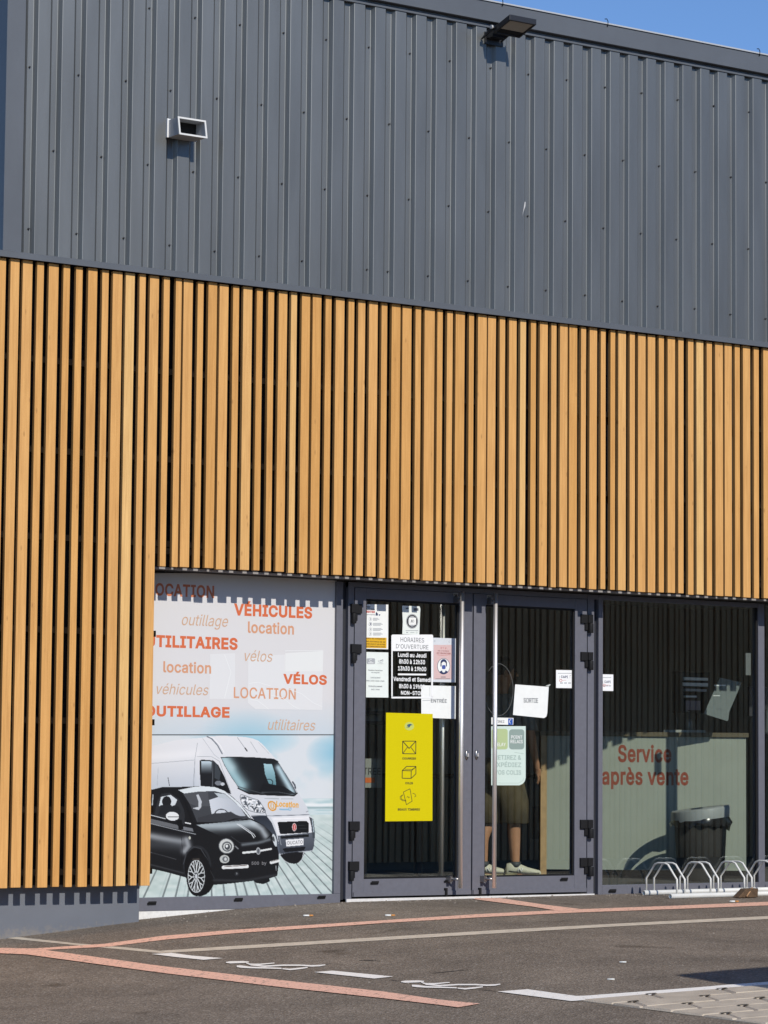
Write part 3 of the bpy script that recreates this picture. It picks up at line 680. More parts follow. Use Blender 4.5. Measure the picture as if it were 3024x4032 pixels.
# ================================================================== OPPOSITE BUILDING (seen in the glass) AND PARKED VAN (casts the shadow at lower right)
def opposite():
    H = 8.6; y0 = -24.5; x0 = 2.0
    t = thing('warehouse', 'brown slatted warehouse across the yard, seen mirrored in the shop glass', 'building', (x0, y0, -.8))
    m = mat('brown_cladding', (.75, .43, .22), .7, 0, .1, 1)
    rs = random.Random(5); mb = MB(); x = x0 + .2
    while x < 60:
        wd = rs.choice((.07, .10, .10)); mb.box(x, x + wd, y0 - .03, y0 + rs.uniform(.0, .02), -1.2, H - .1); x += wd + rs.choice((.035, .05, .065))
    mb.build('cladding', m, t, fixn=False)
    MB().box(x0, 60, y0 - .1, y0 - .06, -1.2, H - .05).box(x0, x0 + .04, y0 - 14, y0 - .1, -1.2, H - .05).box(x0, 60, y0 - 14.04, y0 - 14, -1.2, H - .05).box(59.9, 60, y0 - 14, y0 - .1, -1.2, H - .05).build('wall', mat('brown_backing', (.30, .18, .10), .8), t)
    MB().box(x0 - .0, x0 + .2, y0 - .06, y0 + .02, -1.2, H - .1).build('corner_trim', FLASH, t)
    MB().box(x0 - .02, 60, y0 - 14.1, y0 + .03, H - .05, H + .08).build('roof', FLASH, t)
    MB().box(12, 15.6, y0 + .0, y0 + .03, -1.0, 3.2).build('roller_door', mat('roller_door', (.12, .1, .09), .5), t)
opposite()
def parked_van():
    "stands in the bay right of the frame; its shadow falls on the asphalt and the paving"
    x0, x1, H = -1.34, .68, 2.32; gz = ground_z(0, -8.6)
    y1 = -4.74 - (H - .077) / math.tan(ELEV) + .06; L = 5.2; y0 = y1 - L
    t = thing('delivery_van', 'white delivery van parked in the bay beside the paving, throwing the dark shadow', 'van', ((x0 + x1) / 2, (y0 + y1) / 2, gz))
    pr = [(y1, .35), (y1, 2.2), (y1 - .06, H), (y0 + 1.75, H), (y0 + 1.5, H - .06), (y0 + .75, 1.35), (y0 + .1, 1.12), (y0, .85), (y0, .32)]
    mb = MB().prism([(x0, a, gz + b) for a, b in pr], (x1 - x0, 0, 0)); mb.build('body', mat('van_paint', (.78, .78, .77), .3), t, bevel=.03)
    gd = mat('tinted_glass', (.02, .025, .03), .08)
    MB().prism([(x0 + .15, y0 + .76, gz + 1.4), (x1 - .15, y0 + .76, gz + 1.4), (x1 - .2, y0 + 1.43, gz + H - .13), (x0 + .2, y0 + 1.43, gz + H - .13)], (0, -.02, .012)).build('windscreen', gd, t)
    for x in (x0 - .006, x1): MB().prism([(x, y0 + 1.0, gz + 1.35), (x, y0 + 2.0, gz + 1.35), (x, y0 + 2.0, gz + 1.95), (x, y0 + 1.45, gz + 1.95)], (.006, 0, 0)).build('side_window', gd, t)
    for a, b in ((x0 + .2, -.14), (.04, x1 - .2)): MB().box(a, b, y1 + .001, y1 + .008, gz + 1.3, gz + 1.9).build('rear_window', gd, t)
    for a in (x0 + .06, x1 - .2): MB().box(a, a + .14, y1 + .001, y1 + .03, gz + .75, gz + 1.15).build('tail_lamp', mat('red_lens', (.35, .02, .02), .2), t); MB().box(a - .02, a + .16, y0 - .02, y0 - .001, gz + .78, gz + .98).build('headlight', mat('clear_lens', (.6, .62, .63), .15), t)
    MB().box(x0 + .02, x1 - .02, y1 + .001, y1 + .07, gz + .36, gz + .6).build('bumper', BLACK, t)
    for x in (x0 + .02, x1 - .24):
        for y in (y0 + .95, y1 - 1.0):
            r = .33; w_ = MB().loft([((x - .03, y, gz + r), (0, r * .9, 0), (0, 0, r * .9)), ((x, y, gz + r), (0, r, 0), (0, 0, r)), ((x + .22, y, gz + r), (0, r, 0), (0, 0, r)), ((x + .25, y, gz + r), (0, r * .9, 0), (0, 0, r * .9))], 24).build('wheel', BLACK, t)
            MB().loft([((x - .034, y, gz + r), (0, .2, 0), (0, 0, .2)), ((x + .254, y, gz + r), (0, .2, 0), (0, 0, .2))], 20).build('rim', CHROME, w_)
parked_van()

# ================================================================== PRINTED WINDOW FILM
YP = .003
FP = facade(YP)
def smooth(pts, n=5):
    out = []; N = len(pts); P = np.array(pts, float)
    for i in range(N):
        a, b, c, d = P[(i - 1) % N], P[i], P[(i + 1) % N], P[(i + 2) % N]
        for k in range(n):
            t = k / n; out.append(.5 * ((2 * b) + (-a + c) * t + (2 * a - 5 * b + 4 * c - d) * t * t + (-a + 3 * b - 3 * c + d) * t ** 3))
    return np.array(out)
class Canvas:
    "printed picture: a fine grid of coloured vertices, painted in photo-crop pixels"
    def __init__(s, x0, x1, y0, y1, nx, ny):
        s.nx, s.ny = nx, ny
        s.X, s.Y = np.meshgrid(np.linspace(x0, x1, nx), np.linspace(y0, y1, ny)); s.C = np.zeros((ny, nx, 3))
    def mask(s, pts):
        P = np.array(pts, float); X, Y = s.X, s.Y
        x0, x1, y0, y1 = P[:, 0].min(), P[:, 0].max(), P[:, 1].min(), P[:, 1].max()
        m = np.zeros(X.shape, bool); sel = (X >= x0) & (X <= x1) & (Y >= y0) & (Y <= y1)
        if not sel.any(): return m
        x, y = X[sel], Y[sel]; ins = np.zeros(x.shape, bool)
        for (ax, ay), (bx, by) in zip(P, np.roll(P, -1, 0)):
            if ay == by: continue
            c = ((ay > y) != (by > y)) & (x < (bx - ax) * (y - ay) / (by - ay) + ax); ins ^= c
        m[sel] = ins; return m
    def col(s, c, m):
        if callable(c): return c(s.X[m], s.Y[m])
        return np.array(c, float)
    def fill(s, pts, c, sm=0, al=1.0):
        if sm: pts = smooth(pts, sm)
        m = s.mask(pts); s.C[m] = s.C[m] * (1 - al) + s.col(c, m) * al; return s
    def ell(s, cx, cy, rx, ry, c, rot=0, al=1.0, inner=0.0, soft=0):
        r = math.radians(rot); dx, dy = s.X - cx, s.Y - cy
        u = (dx * math.cos(r) + dy * math.sin(r)) / rx; v = (-dx * math.sin(r) + dy * math.cos(r)) / ry; d = np.sqrt(u * u + v * v)
        if soft:
            a = np.clip(1 - d, 0, 1) ** soft * al; s.C = s.C * (1 - a[..., None]) + np.array(c, float) * a[..., None]; return s
        m = (d <= 1) & (d >= inner); s.C[m] = s.C[m] * (1 - al) + s.col(c, m) * al; return s
    def line(s, pts, w, c, al=1.0):
        for (ax, ay), (bx, by) in zip(pts[:-1], pts[1:]):
            L2 = (bx - ax) ** 2 + (by - ay) ** 2 or 1
            t = np.clip(((s.X - ax) * (bx - ax) + (s.Y - ay) * (by - ay)) / L2, 0, 1)
            d = np.hypot(s.X - ax - t * (bx - ax), s.Y - ay - t * (by - ay))
            a = np.clip(w / 2 + .8 - d, 0, 1) * al; s.C = s.C * (1 - a[..., None]) + np.array(c, float) * a[..., None]
        return s
    def glow(s, pts, w, c, al=1.0, inside=None):
        a = np.zeros(s.X.shape)
        for (ax, ay), (bx, by) in zip(pts[:-1], pts[1:]):
            L2 = (bx - ax) ** 2 + (by - ay) ** 2 or 1
            t = np.clip(((s.X - ax) * (bx - ax) + (s.Y - ay) * (by - ay)) / L2, 0, 1)
            a = np.maximum(a, np.exp(-(np.hypot(s.X - ax - t * (bx - ax), s.Y - ay - t * (by - ay)) / w) ** 2))
        if inside is not None: a = a * inside
        a *= al; s.C = s.C * (1 - a[..., None]) + np.array(c, float) * a[..., None]; return s
    def build(s, name, Z, parent=None, gain=.85, y=YP):
        lin = s.C / 255.0; lin = np.where(lin <= .04045, lin / 12.92, ((lin + .055) / 1.055) ** 2.4) * gain
        nx, ny = s.nx, s.ny
        # plane mapping is projective: solve each vertex on the plane
        sx, sy = Z(s.X, s.Y)
        d = np.array(CF)[None, None] + np.array(CR)[None, None] * ((sx - PW / 2) / FPX)[..., None] - np.array(CU)[None, None] * ((sy - PH / 2) / FPX)[..., None]
        t = (y - CAM.y) / d[..., 1]; P = np.array(CAM) + d * t[..., None]
        off = np.array(P.reshape(-1, 3).mean(0)); off[2] = P[..., 2].min()
        if parent is not None: off = np.array(WL[parent.name])
        me = bpy.data.meshes.new(name); nv = nx * ny; nf = (nx - 1) * (ny - 1)
        me.vertices.add(nv); me.vertices.foreach_set('co', (P.reshape(-1, 3) - off).ravel())
        i = np.arange(nv).reshape(ny, nx); q = np.stack([i[:-1, :-1], i[1:, :-1], i[1:, 1:], i[:-1, 1:]], -1).reshape(-1)
        me.loops.add(nf * 4); me.loops.foreach_set('vertex_index', q.astype(np.int32))
        me.polygons.add(nf); me.polygons.foreach_set('loop_start', (np.arange(nf) * 4).astype(np.int32))
        me.update(calc_edges=True); me.validate()
        ca = me.color_attributes.new('print', 'FLOAT_COLOR', 'POINT'); ca.data.foreach_set('color', np.concatenate([lin.reshape(-1, 3), np.ones((nv, 1))], 1).ravel())
        me.materials.append(PRINT)
        o = bpy.data.objects.new(name, me); COL.objects.link(o)
        if parent is not None: o.parent = parent
        else: o.location = off
        WL[o.name] = Vector(off); return o
PRINT = vcol_mat('printed_film', .4)
def vnoise(X, Y, s, seed):
    r = np.random.default_rng(seed); g = r.random((64, 64)); x = X / s; y = Y / s
    xi, yi = np.floor(x).astype(int), np.floor(y).astype(int); fx, fy = x - xi, y - yi; fx = fx * fx * (3 - 2 * fx); fy = fy * fy * (3 - 2 * fy)
    G = lambda a, b: g[a % 64, b % 64]
    return (G(xi, yi) * (1 - fx) + G(xi + 1, yi) * fx) * (1 - fy) + (G(xi, yi + 1) * (1 - fx) + G(xi + 1, yi + 1) * fx) * fy
def mix(a, b, t): return np.array(a, float) * (1 - t[..., None]) + np.array(b, float) * t[..., None]

mural = thing('window_poster', 'large pale window poster of a white van and black car under orange rental words', 'poster', at(950, 3535, YP))
# upper film: plain pale sky
cu_ = Canvas(60, 1512, 112, 1366, 90, 80)
X_, Y_ = cu_.X, cu_.Y
n1 = vnoise(X_, Y_, 330, 3) * .6 + vnoise(X_, Y_, 150, 4) * .4
tt = np.clip((Y_ - 1080) / 300, 0, 1)
cu_.C = mix((226, 225, 226), (206, 218, 226), tt)
bl = np.clip(1 - np.hypot((X_ - 820) / 420, (Y_ - 1420) / 260), 0, 1) * .9; cu_.C = cu_.C * (1 - bl[..., None]) + np.array((150, 200, 220.)) * bl[..., None]
cu_.build('film', Z5, mural)
# lower film: painted picture
cv = Canvas(-30, 1498, 148, 1418, 480, 400)
X_, Y_ = cv.X, cv.Y
n1 = vnoise(X_ + 50, Y_, 240, 11) * .55 + vnoise(X_, Y_, 110, 12) * .3 + vnoise(X_, Y_, 45, 13) * .15
skyc = mix((222, 228, 232), (150, 200, 218), np.clip((n1 - .42) * 2.4, 0, 1) * np.clip((620 - Y_) / 260, 0, 1))
bl = np.clip(1 - np.hypot((X_ - 900) / 330, (Y_ - 190) / 120), 0, 1) ** .7; skyc = skyc * (1 - bl[..., None] * .8) + np.array((150, 204, 224.)) * bl[..., None] * .8
bl = np.clip(1 - np.hypot((X_ - 1500) / 230, (Y_ - 290) / 160), 0, 1) ** .7; skyc = skyc * (1 - bl[..., None] * .9) + np.array((140, 196, 220.)) * bl[..., None] * .9
cv.C = skyc
sea = (Y_ > 640) & (Y_ < 775); cv.C[sea] = mix((176, 205, 210), (222, 232, 234), np.clip(vnoise(X_, Y_ * 5, 60, 21) * 1.1, 0, 1))[sea]
wv = np.exp(-((Y_ - 690) / 13) ** 2) * .9; cv.C = cv.C * (1 - wv[..., None]) + np.array((240, 244, 245.)) * wv[..., None]
wv = np.exp(-((Y_ - 712) / 8) ** 2) * .8; cv.C = cv.C * (1 - wv[..., None]) + np.array((140, 166, 170.)) * wv[..., None]
sand = Y_ >= 768; cv.C[sand] = mix((188, 206, 204), (214, 226, 224), vnoise(X_, Y_ * 2, 50, 22))[sand]
vx, vy = 520.0, 330.0
for xb in [-250, -150, -55, 20, 165, 262, 355, 445, 540, 640, 740, 815, 912, 1012, 1112, 1214, 1308, 1400, 1492, 1590, 1690, 1800, 1920, 2060, 2220, 2420, 2680]:
    a = (xb - vx) / (1390 - vy); cx = vx + a * (Y_ - vy); d = np.abs(X_ - cx); wd = 6.2 * (Y_ - vy) / 1060 + .9
    al = np.clip(wd + .8 - d, 0, 1) * np.clip((Y_ - 800) / 260, 0, 1) * .85; al[~sand] = 0
    cv.C = cv.C * (1 - al[..., None]) + np.array((112, 122, 124.)) * al[..., None]
for r in range(70):
    cx = vx + (rng.uniform(-300, 2600) - vx) / 1060 * (Y_ - vy); al = np.exp(-(np.abs(X_ - cx) / 5) ** 2) * .12 * np.clip((Y_ - 790) / 200, 0, 1); al[~sand] = 0
    cv.C = cv.C * (1 - al[..., None]) + np.array((140, 160, 160.)) * al[..., None]
cv.line([(-30, 151), (1498, 153)], 2.2, (176, 190, 198), .8)
# --- van
W1 = (226, 228, 232)
van = [(-40, 245), (80, 232), (250, 188), (400, 172), (470, 168), (510, 156), (620, 153), (720, 156), (800, 162), (860, 174), (905, 192), (940, 222), (1000, 290), (1050, 345), (1110, 430), (1160, 510), (1205, 590), (1250, 650), (1285, 715), (1298, 765), (1325, 795), (1340, 880), (1342, 960), (1330, 1042), (1270, 1058), (1075, 1080), (900, 1050), (700, 1000), (-40, 1000)]
body = lambda x, y: mix((232, 233, 236), (205, 211, 219), np.clip((y - 150) / 900 + .25 * (x < 420) * np.clip((y - 300) / 260, 0, 1), 0, 1))
cv.fill(van, body)
vm = cv.mask(van)
cv.glow([(-40, 330), (420, 290)], 40, (244, 244, 246), .6, vm)
cv.glow([(90, 560), (420, 560)], 120, (188, 198, 210), .55, vm)
cv.line([(505, 158), (540, 175), (585, 225), (622, 292)], 9, (120, 128, 138)); cv.line([(520, 158), (560, 176), (606, 226), (636, 280)], 4, (248, 248, 250))
cv.line([(740, 166), (800, 250)], 3, (140, 146, 152)); cv.line([(800, 248), (815, 270)], 9, (60, 62, 66)); cv.line([(843, 200), (895, 282)], 4, (178, 184, 190)); cv.line([(905, 205), (985, 290)], 3, (190, 196, 202))
cv.line([(470, 172), (560, 300), (600, 330)], 3, (186, 191, 198)); cv.line([(430, 208), (410, 330), (396, 542)], 2.4, (150, 156, 164)); cv.line([(410, 330), (404, 545)], 2, (170, 176, 184))
cv.line([(-40, 375), (80, 367), (410, 340)], 2.4, (150, 156, 164)); cv.line([(125, 400), (115, 545)], 2, (168, 174, 182)); cv.line([(425, 312), (540, 315), (600, 350), (690, 590)], 2.2, (150, 156, 162))
sw = [(447, 345), (465, 337), (552, 344), (592, 380), (640, 470), (692, 605), (600, 560), (455, 542), (446, 420)]
cv.fill(sw, (28, 30, 33))
cv.fill([(458, 350), (540, 352), (543, 545), (462, 538)], lambda x, y: mix((196, 214, 224), (30, 32, 36), np.clip((y - 355) / 95, 0, 1)))
cv.line([(549, 345), (547, 545)], 6, (90, 96, 102)); cv.fill([(560, 352), (585, 380), (610, 440), (600, 500), (562, 480)], (62, 68, 74)); cv.ell(592, 520, 26, 18, (120, 126, 134)); cv.ell(625, 528, 16, 12, (196, 202, 208)); cv.fill([(570, 535), (640, 545), (690, 608), (600, 570)], (22, 24, 27))
ws = [(612, 322), (700, 318), (860, 322), (1022, 334), (1055, 352), (1110, 440), (1160, 520), (1204, 602), (1182, 618), (1000, 612), (832, 602), (752, 562), (690, 470), (640, 385)]
cv.fill(ws, (30, 33, 37)); wm = cv.mask([(p[0] * .985 + 14, p[1] * .985 + 7) for p in ws])
cv.glow([(640, 340), (700, 440), (770, 540)], 55, (164, 200, 208), .95, wm); cv.glow([(640, 345), (690, 400)], 40, (190, 214, 220), .7, wm)
cv.fill([(945, 370), (1008, 373), (1030, 440), (1042, 535), (985, 525), (955, 450)], lambda x, y: mix((170, 206, 216), (96, 140, 150), np.clip((y - 370) / 170, 0, 1)))
cv.glow([(1060, 400), (1110, 490), (1165, 585)], 26, (190, 216, 226), .95, wm); cv.ell(985, 515, 34, 28, (26, 28, 32), inner=.78); cv.fill([(940, 520), (1100, 545), (1195, 605), (900, 600)], (24, 26, 30), 0, .85)
cv.line(ws[:5], 6, (20, 22, 26)); cv.line([(745, 560), (832, 603), (1000, 613), (1182, 618), (1204, 600)], 9, (24, 22, 22)); cv.line([(740, 545), (840, 575), (950, 605)], 5, (70, 74, 78)); cv.line([(930, 592), (1060, 590), (1150, 606)], 4, (80, 84, 88))
cv.line([(1170, 512), (1186, 535), (1192, 560)], 11, (72, 78, 88)); cv.line([(1112, 440), (1210, 600)], 3, (170, 178, 186))
cv.line([(955, 640), (1062, 642)], 7, (180, 186, 190)); cv.line([(1082, 643), (1172, 643)], 7, (180, 186, 190))
hl = [(765, 612), (800, 618), (860, 640), (905, 655), (930, 690), (958, 748), (870, 745), (800, 715), (768, 660)]
cv.fill(hl, (206, 212, 218), 3); hm = cv.mask(smooth(hl, 3))
sp = (vnoise(X_, Y_, 13, 31) < .42) & hm; cv.C[sp] = (84, 90, 98); sp = (vnoise(X_, Y_, 9, 32) > .66) & hm; cv.C[sp] = (246, 248, 250)
cv.line([tuple(p) for p in smooth(hl, 3)] + [tuple(hl[0])], 3.5, (96, 102, 110)); cv.line([(958, 748), (968, 775)], 3, (90, 96, 104))
cv.ell(1010, 698, 33, 42, (222, 160, 56), -28, inner=.70); cv.line([(1003, 672), (1000, 700), (1004, 716)], 6, (226, 172, 70)); cv.line([(1018, 682), (1024, 700), (1020, 718), (1010, 716)], 6, (224, 166, 60))
cv.line([(1070, 724), (1140, 726)], 12, (150, 190, 216)); cv.ell(1148, 722, 14, 14, (150, 190, 216), inner=.45)
cv.line([(850, 772), (1000, 775), (1298, 766)], 4, (84, 92, 102)); cv.line([(1275, 745), (1290, 738)], 4, (130, 136, 144))
cv.fill([(845, 778), (970, 778), (1008, 830), (1040, 910), (1066, 1010), (1070, 1076), (1000, 1000), (930, 870)], lambda x, y: mix((46, 52, 62), (88, 96, 108), np.clip((y - 790) / 240, 0, 1)))
cv.fill([(1002, 786), (1296, 770), (1314, 850), (1316, 902), (1052, 926), (1034, 850)], (232, 234, 238)); cv.line([(1020, 800), (1290, 790)], 5, (250, 250, 252))
cv.fill([(1052, 826), (1060, 822), (1278, 814), (1294, 830), (1297, 905), (1076, 918), (1068, 905)], (22, 24, 27)); cv.line([(1195, 850), (1288, 846)], 2, (60, 64, 68)); cv.line([(1200, 876), (1290, 872)], 2, (60, 64, 68))
cv.ell(1183, 863, 17, 31, (214, 196, 196)); cv.ell(1183, 863, 13, 25, (196, 84, 84)); cv.line([(1183, 850), (1183, 878)], 6, (232, 180, 178))
cv.fill([(1054, 930), (1318, 905), (1340, 950), (1336, 1010), (1324, 1044), (1262, 1052), (1072, 1076)], lambda x, y: mix((94, 100, 110), (70, 76, 86), np.clip((y - 930) / 120, 0, 1)))
cv.fill([(1074, 934), (1294, 918), (1294, 938), (1082, 954)], (24, 26, 29)); cv.line([(1066, 940), (1080, 1000)], 3, (170, 176, 184))
cv.fill([(1117, 961), (1254, 951), (1255, 1002), (1121, 1013)], (240, 242, 244)); cv.fill([(1090, 1032), (1110, 1026), (1272, 1014), (1258, 1044), (1110, 1058)], (24, 26, 30))
cv.line([(1074, 1074), (1262, 1052), (1322, 1046)], 4, (186, 192, 198)); cv.fill([(1298, 782), (1330, 800), (1342, 890), (1342, 950), (1326, 950), (1316, 860)], (66, 72, 80)); cv.line([(1322, 800), (1334, 900)], 5, (190, 206, 214))
cv.fill([(1080, 1074), (1252, 1056), (1243, 1105), (1215, 1138), (1180, 1148), (1130, 1136), (1098, 1108)], (26, 27, 30), 3); cv.line([(1256, 1056), (1246, 1110), (1218, 1140)], 5, (200, 206, 210)); cv.line([(1070, 1080), (1100, 1120), (1140, 1146)], 4, (196, 202, 206))
# --- small black car
cv.line([(200, 476), (212, 542)], 4.5, (70, 74, 80))
car = [(-40, 575), (78, 570), (150, 552), (230, 552), (420, 545), (560, 550), (640, 580), (700, 625), (760, 680), (810, 740), (850, 795), (950, 850), (1005, 905), (1045, 985), (1062, 1070), (1062, 1150), (1050, 1242), (990, 1262), (992, 1285), (942, 1306), (882, 1296), (868, 1280), (700, 1300), (556, 1312), (530, 1352), (500, 1385), (455, 1402), (400, 1392), (360, 1340), (345, 1256), (200, 1216), (78, 1188), (-40, 1160)]
cv.fill(car, (25, 26, 29)); cm = cv.mask(car)
cv.fill([(280, 575), (420, 546), (560, 550), (642, 582), (760, 682), (846, 795), (780, 770), (640, 605), (560, 582), (430, 588), (330, 602)], (222, 230, 234))
wsd = [(318, 602), (430, 587), (560, 581), (642, 602), (700, 650), (765, 712), (838, 798), (650, 822), (430, 832), (398, 752), (368, 680)]
cv.fill(wsd, (66, 69, 74)); cv.fill([(318, 602), (430, 587), (510, 584), (522, 700), (430, 700), (368, 680)], (92, 95, 100), 0, .6)
cv.fill([(520, 652), (640, 612), (700, 652), (765, 714), (805, 775), (745, 776), (690, 742), (600, 756), (540, 760)], lambda x, y: mix((214, 220, 228), (178, 186, 196), np.clip((x - 520) / 280, 0, 1)))
cv.fill([(560, 596), (640, 604), (690, 645), (600, 636)], (190, 200, 206)); cv.ell(615, 762, 55, 42, (72, 76, 82), inner=.82); cv.fill([(575, 765), (640, 728), (640, 760), (600, 765)], (206, 212, 220)); cv.fill([(430, 790), (560, 755), (680, 750), (800, 790), (650, 818), (430, 828)], (58, 60, 65))
cv.fill([(420, 613), (438, 608), (462, 660), (460, 705), (440, 730), (390, 716), (436, 705), (438, 665)], (196, 202, 208))
cv.line([(395, 832), (640, 826), (720, 800), (830, 803)], 10, (18, 18, 20)); cv.line([(640, 826), (800, 796)], 4, (70, 74, 80))
cv.fill([(92, 772), (118, 660), (150, 602), (215, 596), (282, 640), (322, 720), (332, 770), (326, 845), (210, 800)], (44, 46, 50))
cv.fill([(130, 700), (146, 628), (220, 612), (272, 650), (240, 726), (225, 715), (150, 690)], (214, 222, 228)); cv.ell(190, 664, 36, 42, (30, 31, 34)); cv.fill([(150, 690), (228, 690), (236, 770), (120, 770)], (34, 36, 40)); cv.ell(255, 742, 42, 50, (34, 36, 40)); cv.line([(78, 690), (84, 612)], 7, (186, 194, 200))
cv.line([(285, 585), (340, 680), (372, 780), (400, 860)], 16, (20, 21, 24)); cv.line([(-40, 742), (78, 772), (180, 798)], 5, (206, 212, 216))
cv.fill([(-40, 775), (78, 800), (280, 848), (280, 878), (78, 835), (-40, 808)], (104, 107, 112)); cv.fill([(308, 856), (392, 872), (398, 898), (308, 884)], (116, 120, 126)); cv.line([(-40, 812), (78, 838), (300, 892), (416, 918)], 5, (150, 155, 160)); cv.line([(335, 828), (375, 836)], 8, (226, 230, 232))
cv.ell(235, 778, 51, 34, (232, 236, 238), 6); cv.line([(200, 783), (284, 782)], 5, (60, 62, 66)); cv.fill([(258, 806), (306, 806), (322, 880), (290, 882)], (18, 19, 21))
cv.glow([(-40, 915), (78, 935), (180, 955), (300, 975)], 30, (168, 174, 180), .85, cm); cv.glow([(-40, 990), (300, 1010)], 40, (84, 88, 94), .5, cm); cv.glow([(345, 960), (358, 1010), (330, 1050)], 26, (176, 182, 188), .8, cm)
cv.line([(305, 940), (312, 1040), (300, 1200)], 2.5, (10, 10, 12)); cv.ell(369, 946, 8, 12, (196, 200, 190)); cv.line([(-40, 1030), (78, 1062), (262, 1114)], 4.5, (92, 95, 100)); cv.line([(78, 1062), (268, 1118)], 2, (14, 14, 16)); cv.glow([(-40, 1140), (80, 1158), (320, 1220)], 6, (64, 66, 70), .8, cm)
hood = cv.mask([(420, 845), (840, 805), (950, 852), (1008, 910), (960, 960), (760, 970), (600, 930)])
cv.glow([(450, 850), (640, 848), (860, 828)], 46, (176, 188, 194), .95, hood); cv.glow([(860, 830), (930, 880), (960, 930)], 26, (196, 206, 212), .75, hood)
cv.line([(738, 838), (800, 880), (850, 915), (868, 945)], 5, (226, 232, 236)); cv.line([(752, 838), (818, 880), (868, 918), (880, 938)], 3.5, (220, 226, 230))
cv.line([(690, 935), (760, 985), (940, 985), (1010, 930)], 3, (60, 64, 70)); cv.glow([(780, 1000), (900, 985), (990, 960)], 12, (120, 128, 134), .8, cm)
cv.ell(428, 1165, 108, 160, (40, 42, 46)); cv.ell(424, 1172, 96, 150, (16, 16, 18)); cv.line([(320, 1150), (345, 1060), (400, 1016), (455, 1030), (505, 1110), (525, 1250)], 6, (62, 65, 70))
cv.fill([(430, 1060), (500, 1100), (545, 1200), (556, 1312), (520, 1370), (450, 1400)], (20, 20, 22)); cv.ell(423, 1245, 80, 155, (22, 22, 24)); cv.ell(421, 1245, 66, 128, (190, 196, 198)); cv.ell(421, 1245, 61, 121, (30, 31, 33))
for k in range(11):
    a = 2 * math.pi * k / 11 + .2; ca, sa = math.cos(a), math.sin(a)
    for da in (-.16, .16): cv.line([(421 + 14 * ca, 1245 + 30 * sa), (421 + 36 * ca, 1245 + 72 * sa), (421 + 60 * math.cos(a + da), 1245 + 119 * math.sin(a + da))], 6, (214, 220, 222))
cv.ell(421, 1245, 15, 30, (70, 74, 78)); cv.ell(420, 1245, 9, 19, (206, 212, 216)); cv.ell(418, 1240, 20, 36, (190, 194, 196), inner=.8); cv.line([(398, 1115), (440, 1112)], 14, (64, 60, 56))
cv.ell(655, 1010, 62, 60, (206, 210, 208), 30); cv.ell(655, 1010, 62, 60, (90, 94, 98), 30, inner=.9); cv.ell(660, 1014, 40, 40, (96, 100, 104), 30, inner=.72); cv.ell(662, 1016, 22, 24, (74, 78, 82)); cv.ell(658, 1010, 9, 11, (232, 236, 236)); cv.ell(640, 1112, 37, 32, (190, 194, 192)); cv.ell(645, 1112, 22, 22, (108, 112, 116)); cv.ell(648, 1112, 11, 13, (206, 210, 210))
cv.ell(1030, 965, 14, 50, (206, 214, 218), -14); cv.ell(1022, 955, 8, 22, (70, 74, 78), -14)
cv.line([(785, 1062), (890, 1052)], 15, (228, 232, 232)); cv.line([(922, 1046), (1002, 1032)], 13, (228, 232, 232)); cv.ell(903, 1048, 17, 28, (170, 174, 178)); cv.ell(903, 1050, 11, 19, (96, 100, 106)); cv.line([(726, 1012), (745, 1030)], 9, (120, 124, 128))
cv.line([(632, 1176), (815, 1168)], 26, (232, 234, 234)); cv.line([(640, 1170), (812, 1160)], 5, (90, 70, 64)); cv.line([(1003, 1138), (1058, 1124)], 22, (230, 232, 232)); cv.line([(1003, 1130), (1058, 1116)], 4, (110, 104, 100))
cv.ell(735, 1226, 17, 17, (44, 46, 50)); cv.ell(735, 1224, 5, 8, (110, 114, 118)); cv.glow([(560, 1275), (800, 1280), (1040, 1235)], 10, (52, 54, 58), .8, cm); cv.line([(1040, 1165), (1042, 1200)], 5, (150, 154, 158)); cv.line([(530, 1200), (560, 1260)], 4, (48, 50, 54))
cv.build('picture', Z6, mural)
# wording on the film
OR1 = mat('orange_print', hexlin(206, 104, 62), .5); OR2 = mat('tan_print', hexlin(206, 150, 116), .5); OR3 = mat('pale_tan_print', hexlin(198, 160, 130), .5); GOLD = mat('gold_print', hexlin(222, 165, 62), .5); GREYP = mat('plate_grey', (.2, .2, .21), .5)
T5 = lambda b, x0, y0, x1, y1, m, bold=0, sh=0: text(b, FP, Z5, x0, y0, x1, y1, m, mural, bold, sh)
T5('LOCATION', 48, 197, 560, 296, mat('dark_tan_print', hexlin(196, 116, 80), .5), .025)
T5('VÉHICULES', 714, 338, 1322, 455, OR1, .036); T5('outillage', 308, 434, 668, 548, OR3, 0, .25); T5('location', 822, 492, 1180, 585, OR2, .02)
T5('UTILITAIRES', 30, 602, 742, 698, OR1, .036); T5('vélos', 796, 712, 1014, 800, OR3, 0, .25); T5('location', 164, 800, 536, 890, OR2, .02)
T5('VÉLOS', 1096, 880, 1436, 978, OR1, .036); T5('véhicules', 112, 972, 516, 1058, OR3, 0, .25); T5('LOCATION', 712, 1003, 1194, 1090, OR2, .012)
T5('OUTILLAGE', 20, 1146, 680, 1232, OR1, .036); T5('utilitaires', 978, 1250, 1346, 1334, OR3, 0, .25)
text('Location', FP, Z6, 1042, 662, 1216, 708, GOLD, mural, .03, 0, .001, rot=-.05); text('DUCATO', FP, Z6, 1130, 968, 1248, 996, GREYP, mural, .01, 0, .001, rot=.05); text('500  by', FP, Z6, 850, 1130, 966, 1162, mat('dim_plate', (.16, .16, .17), .5), mural, .02, 0, .001)
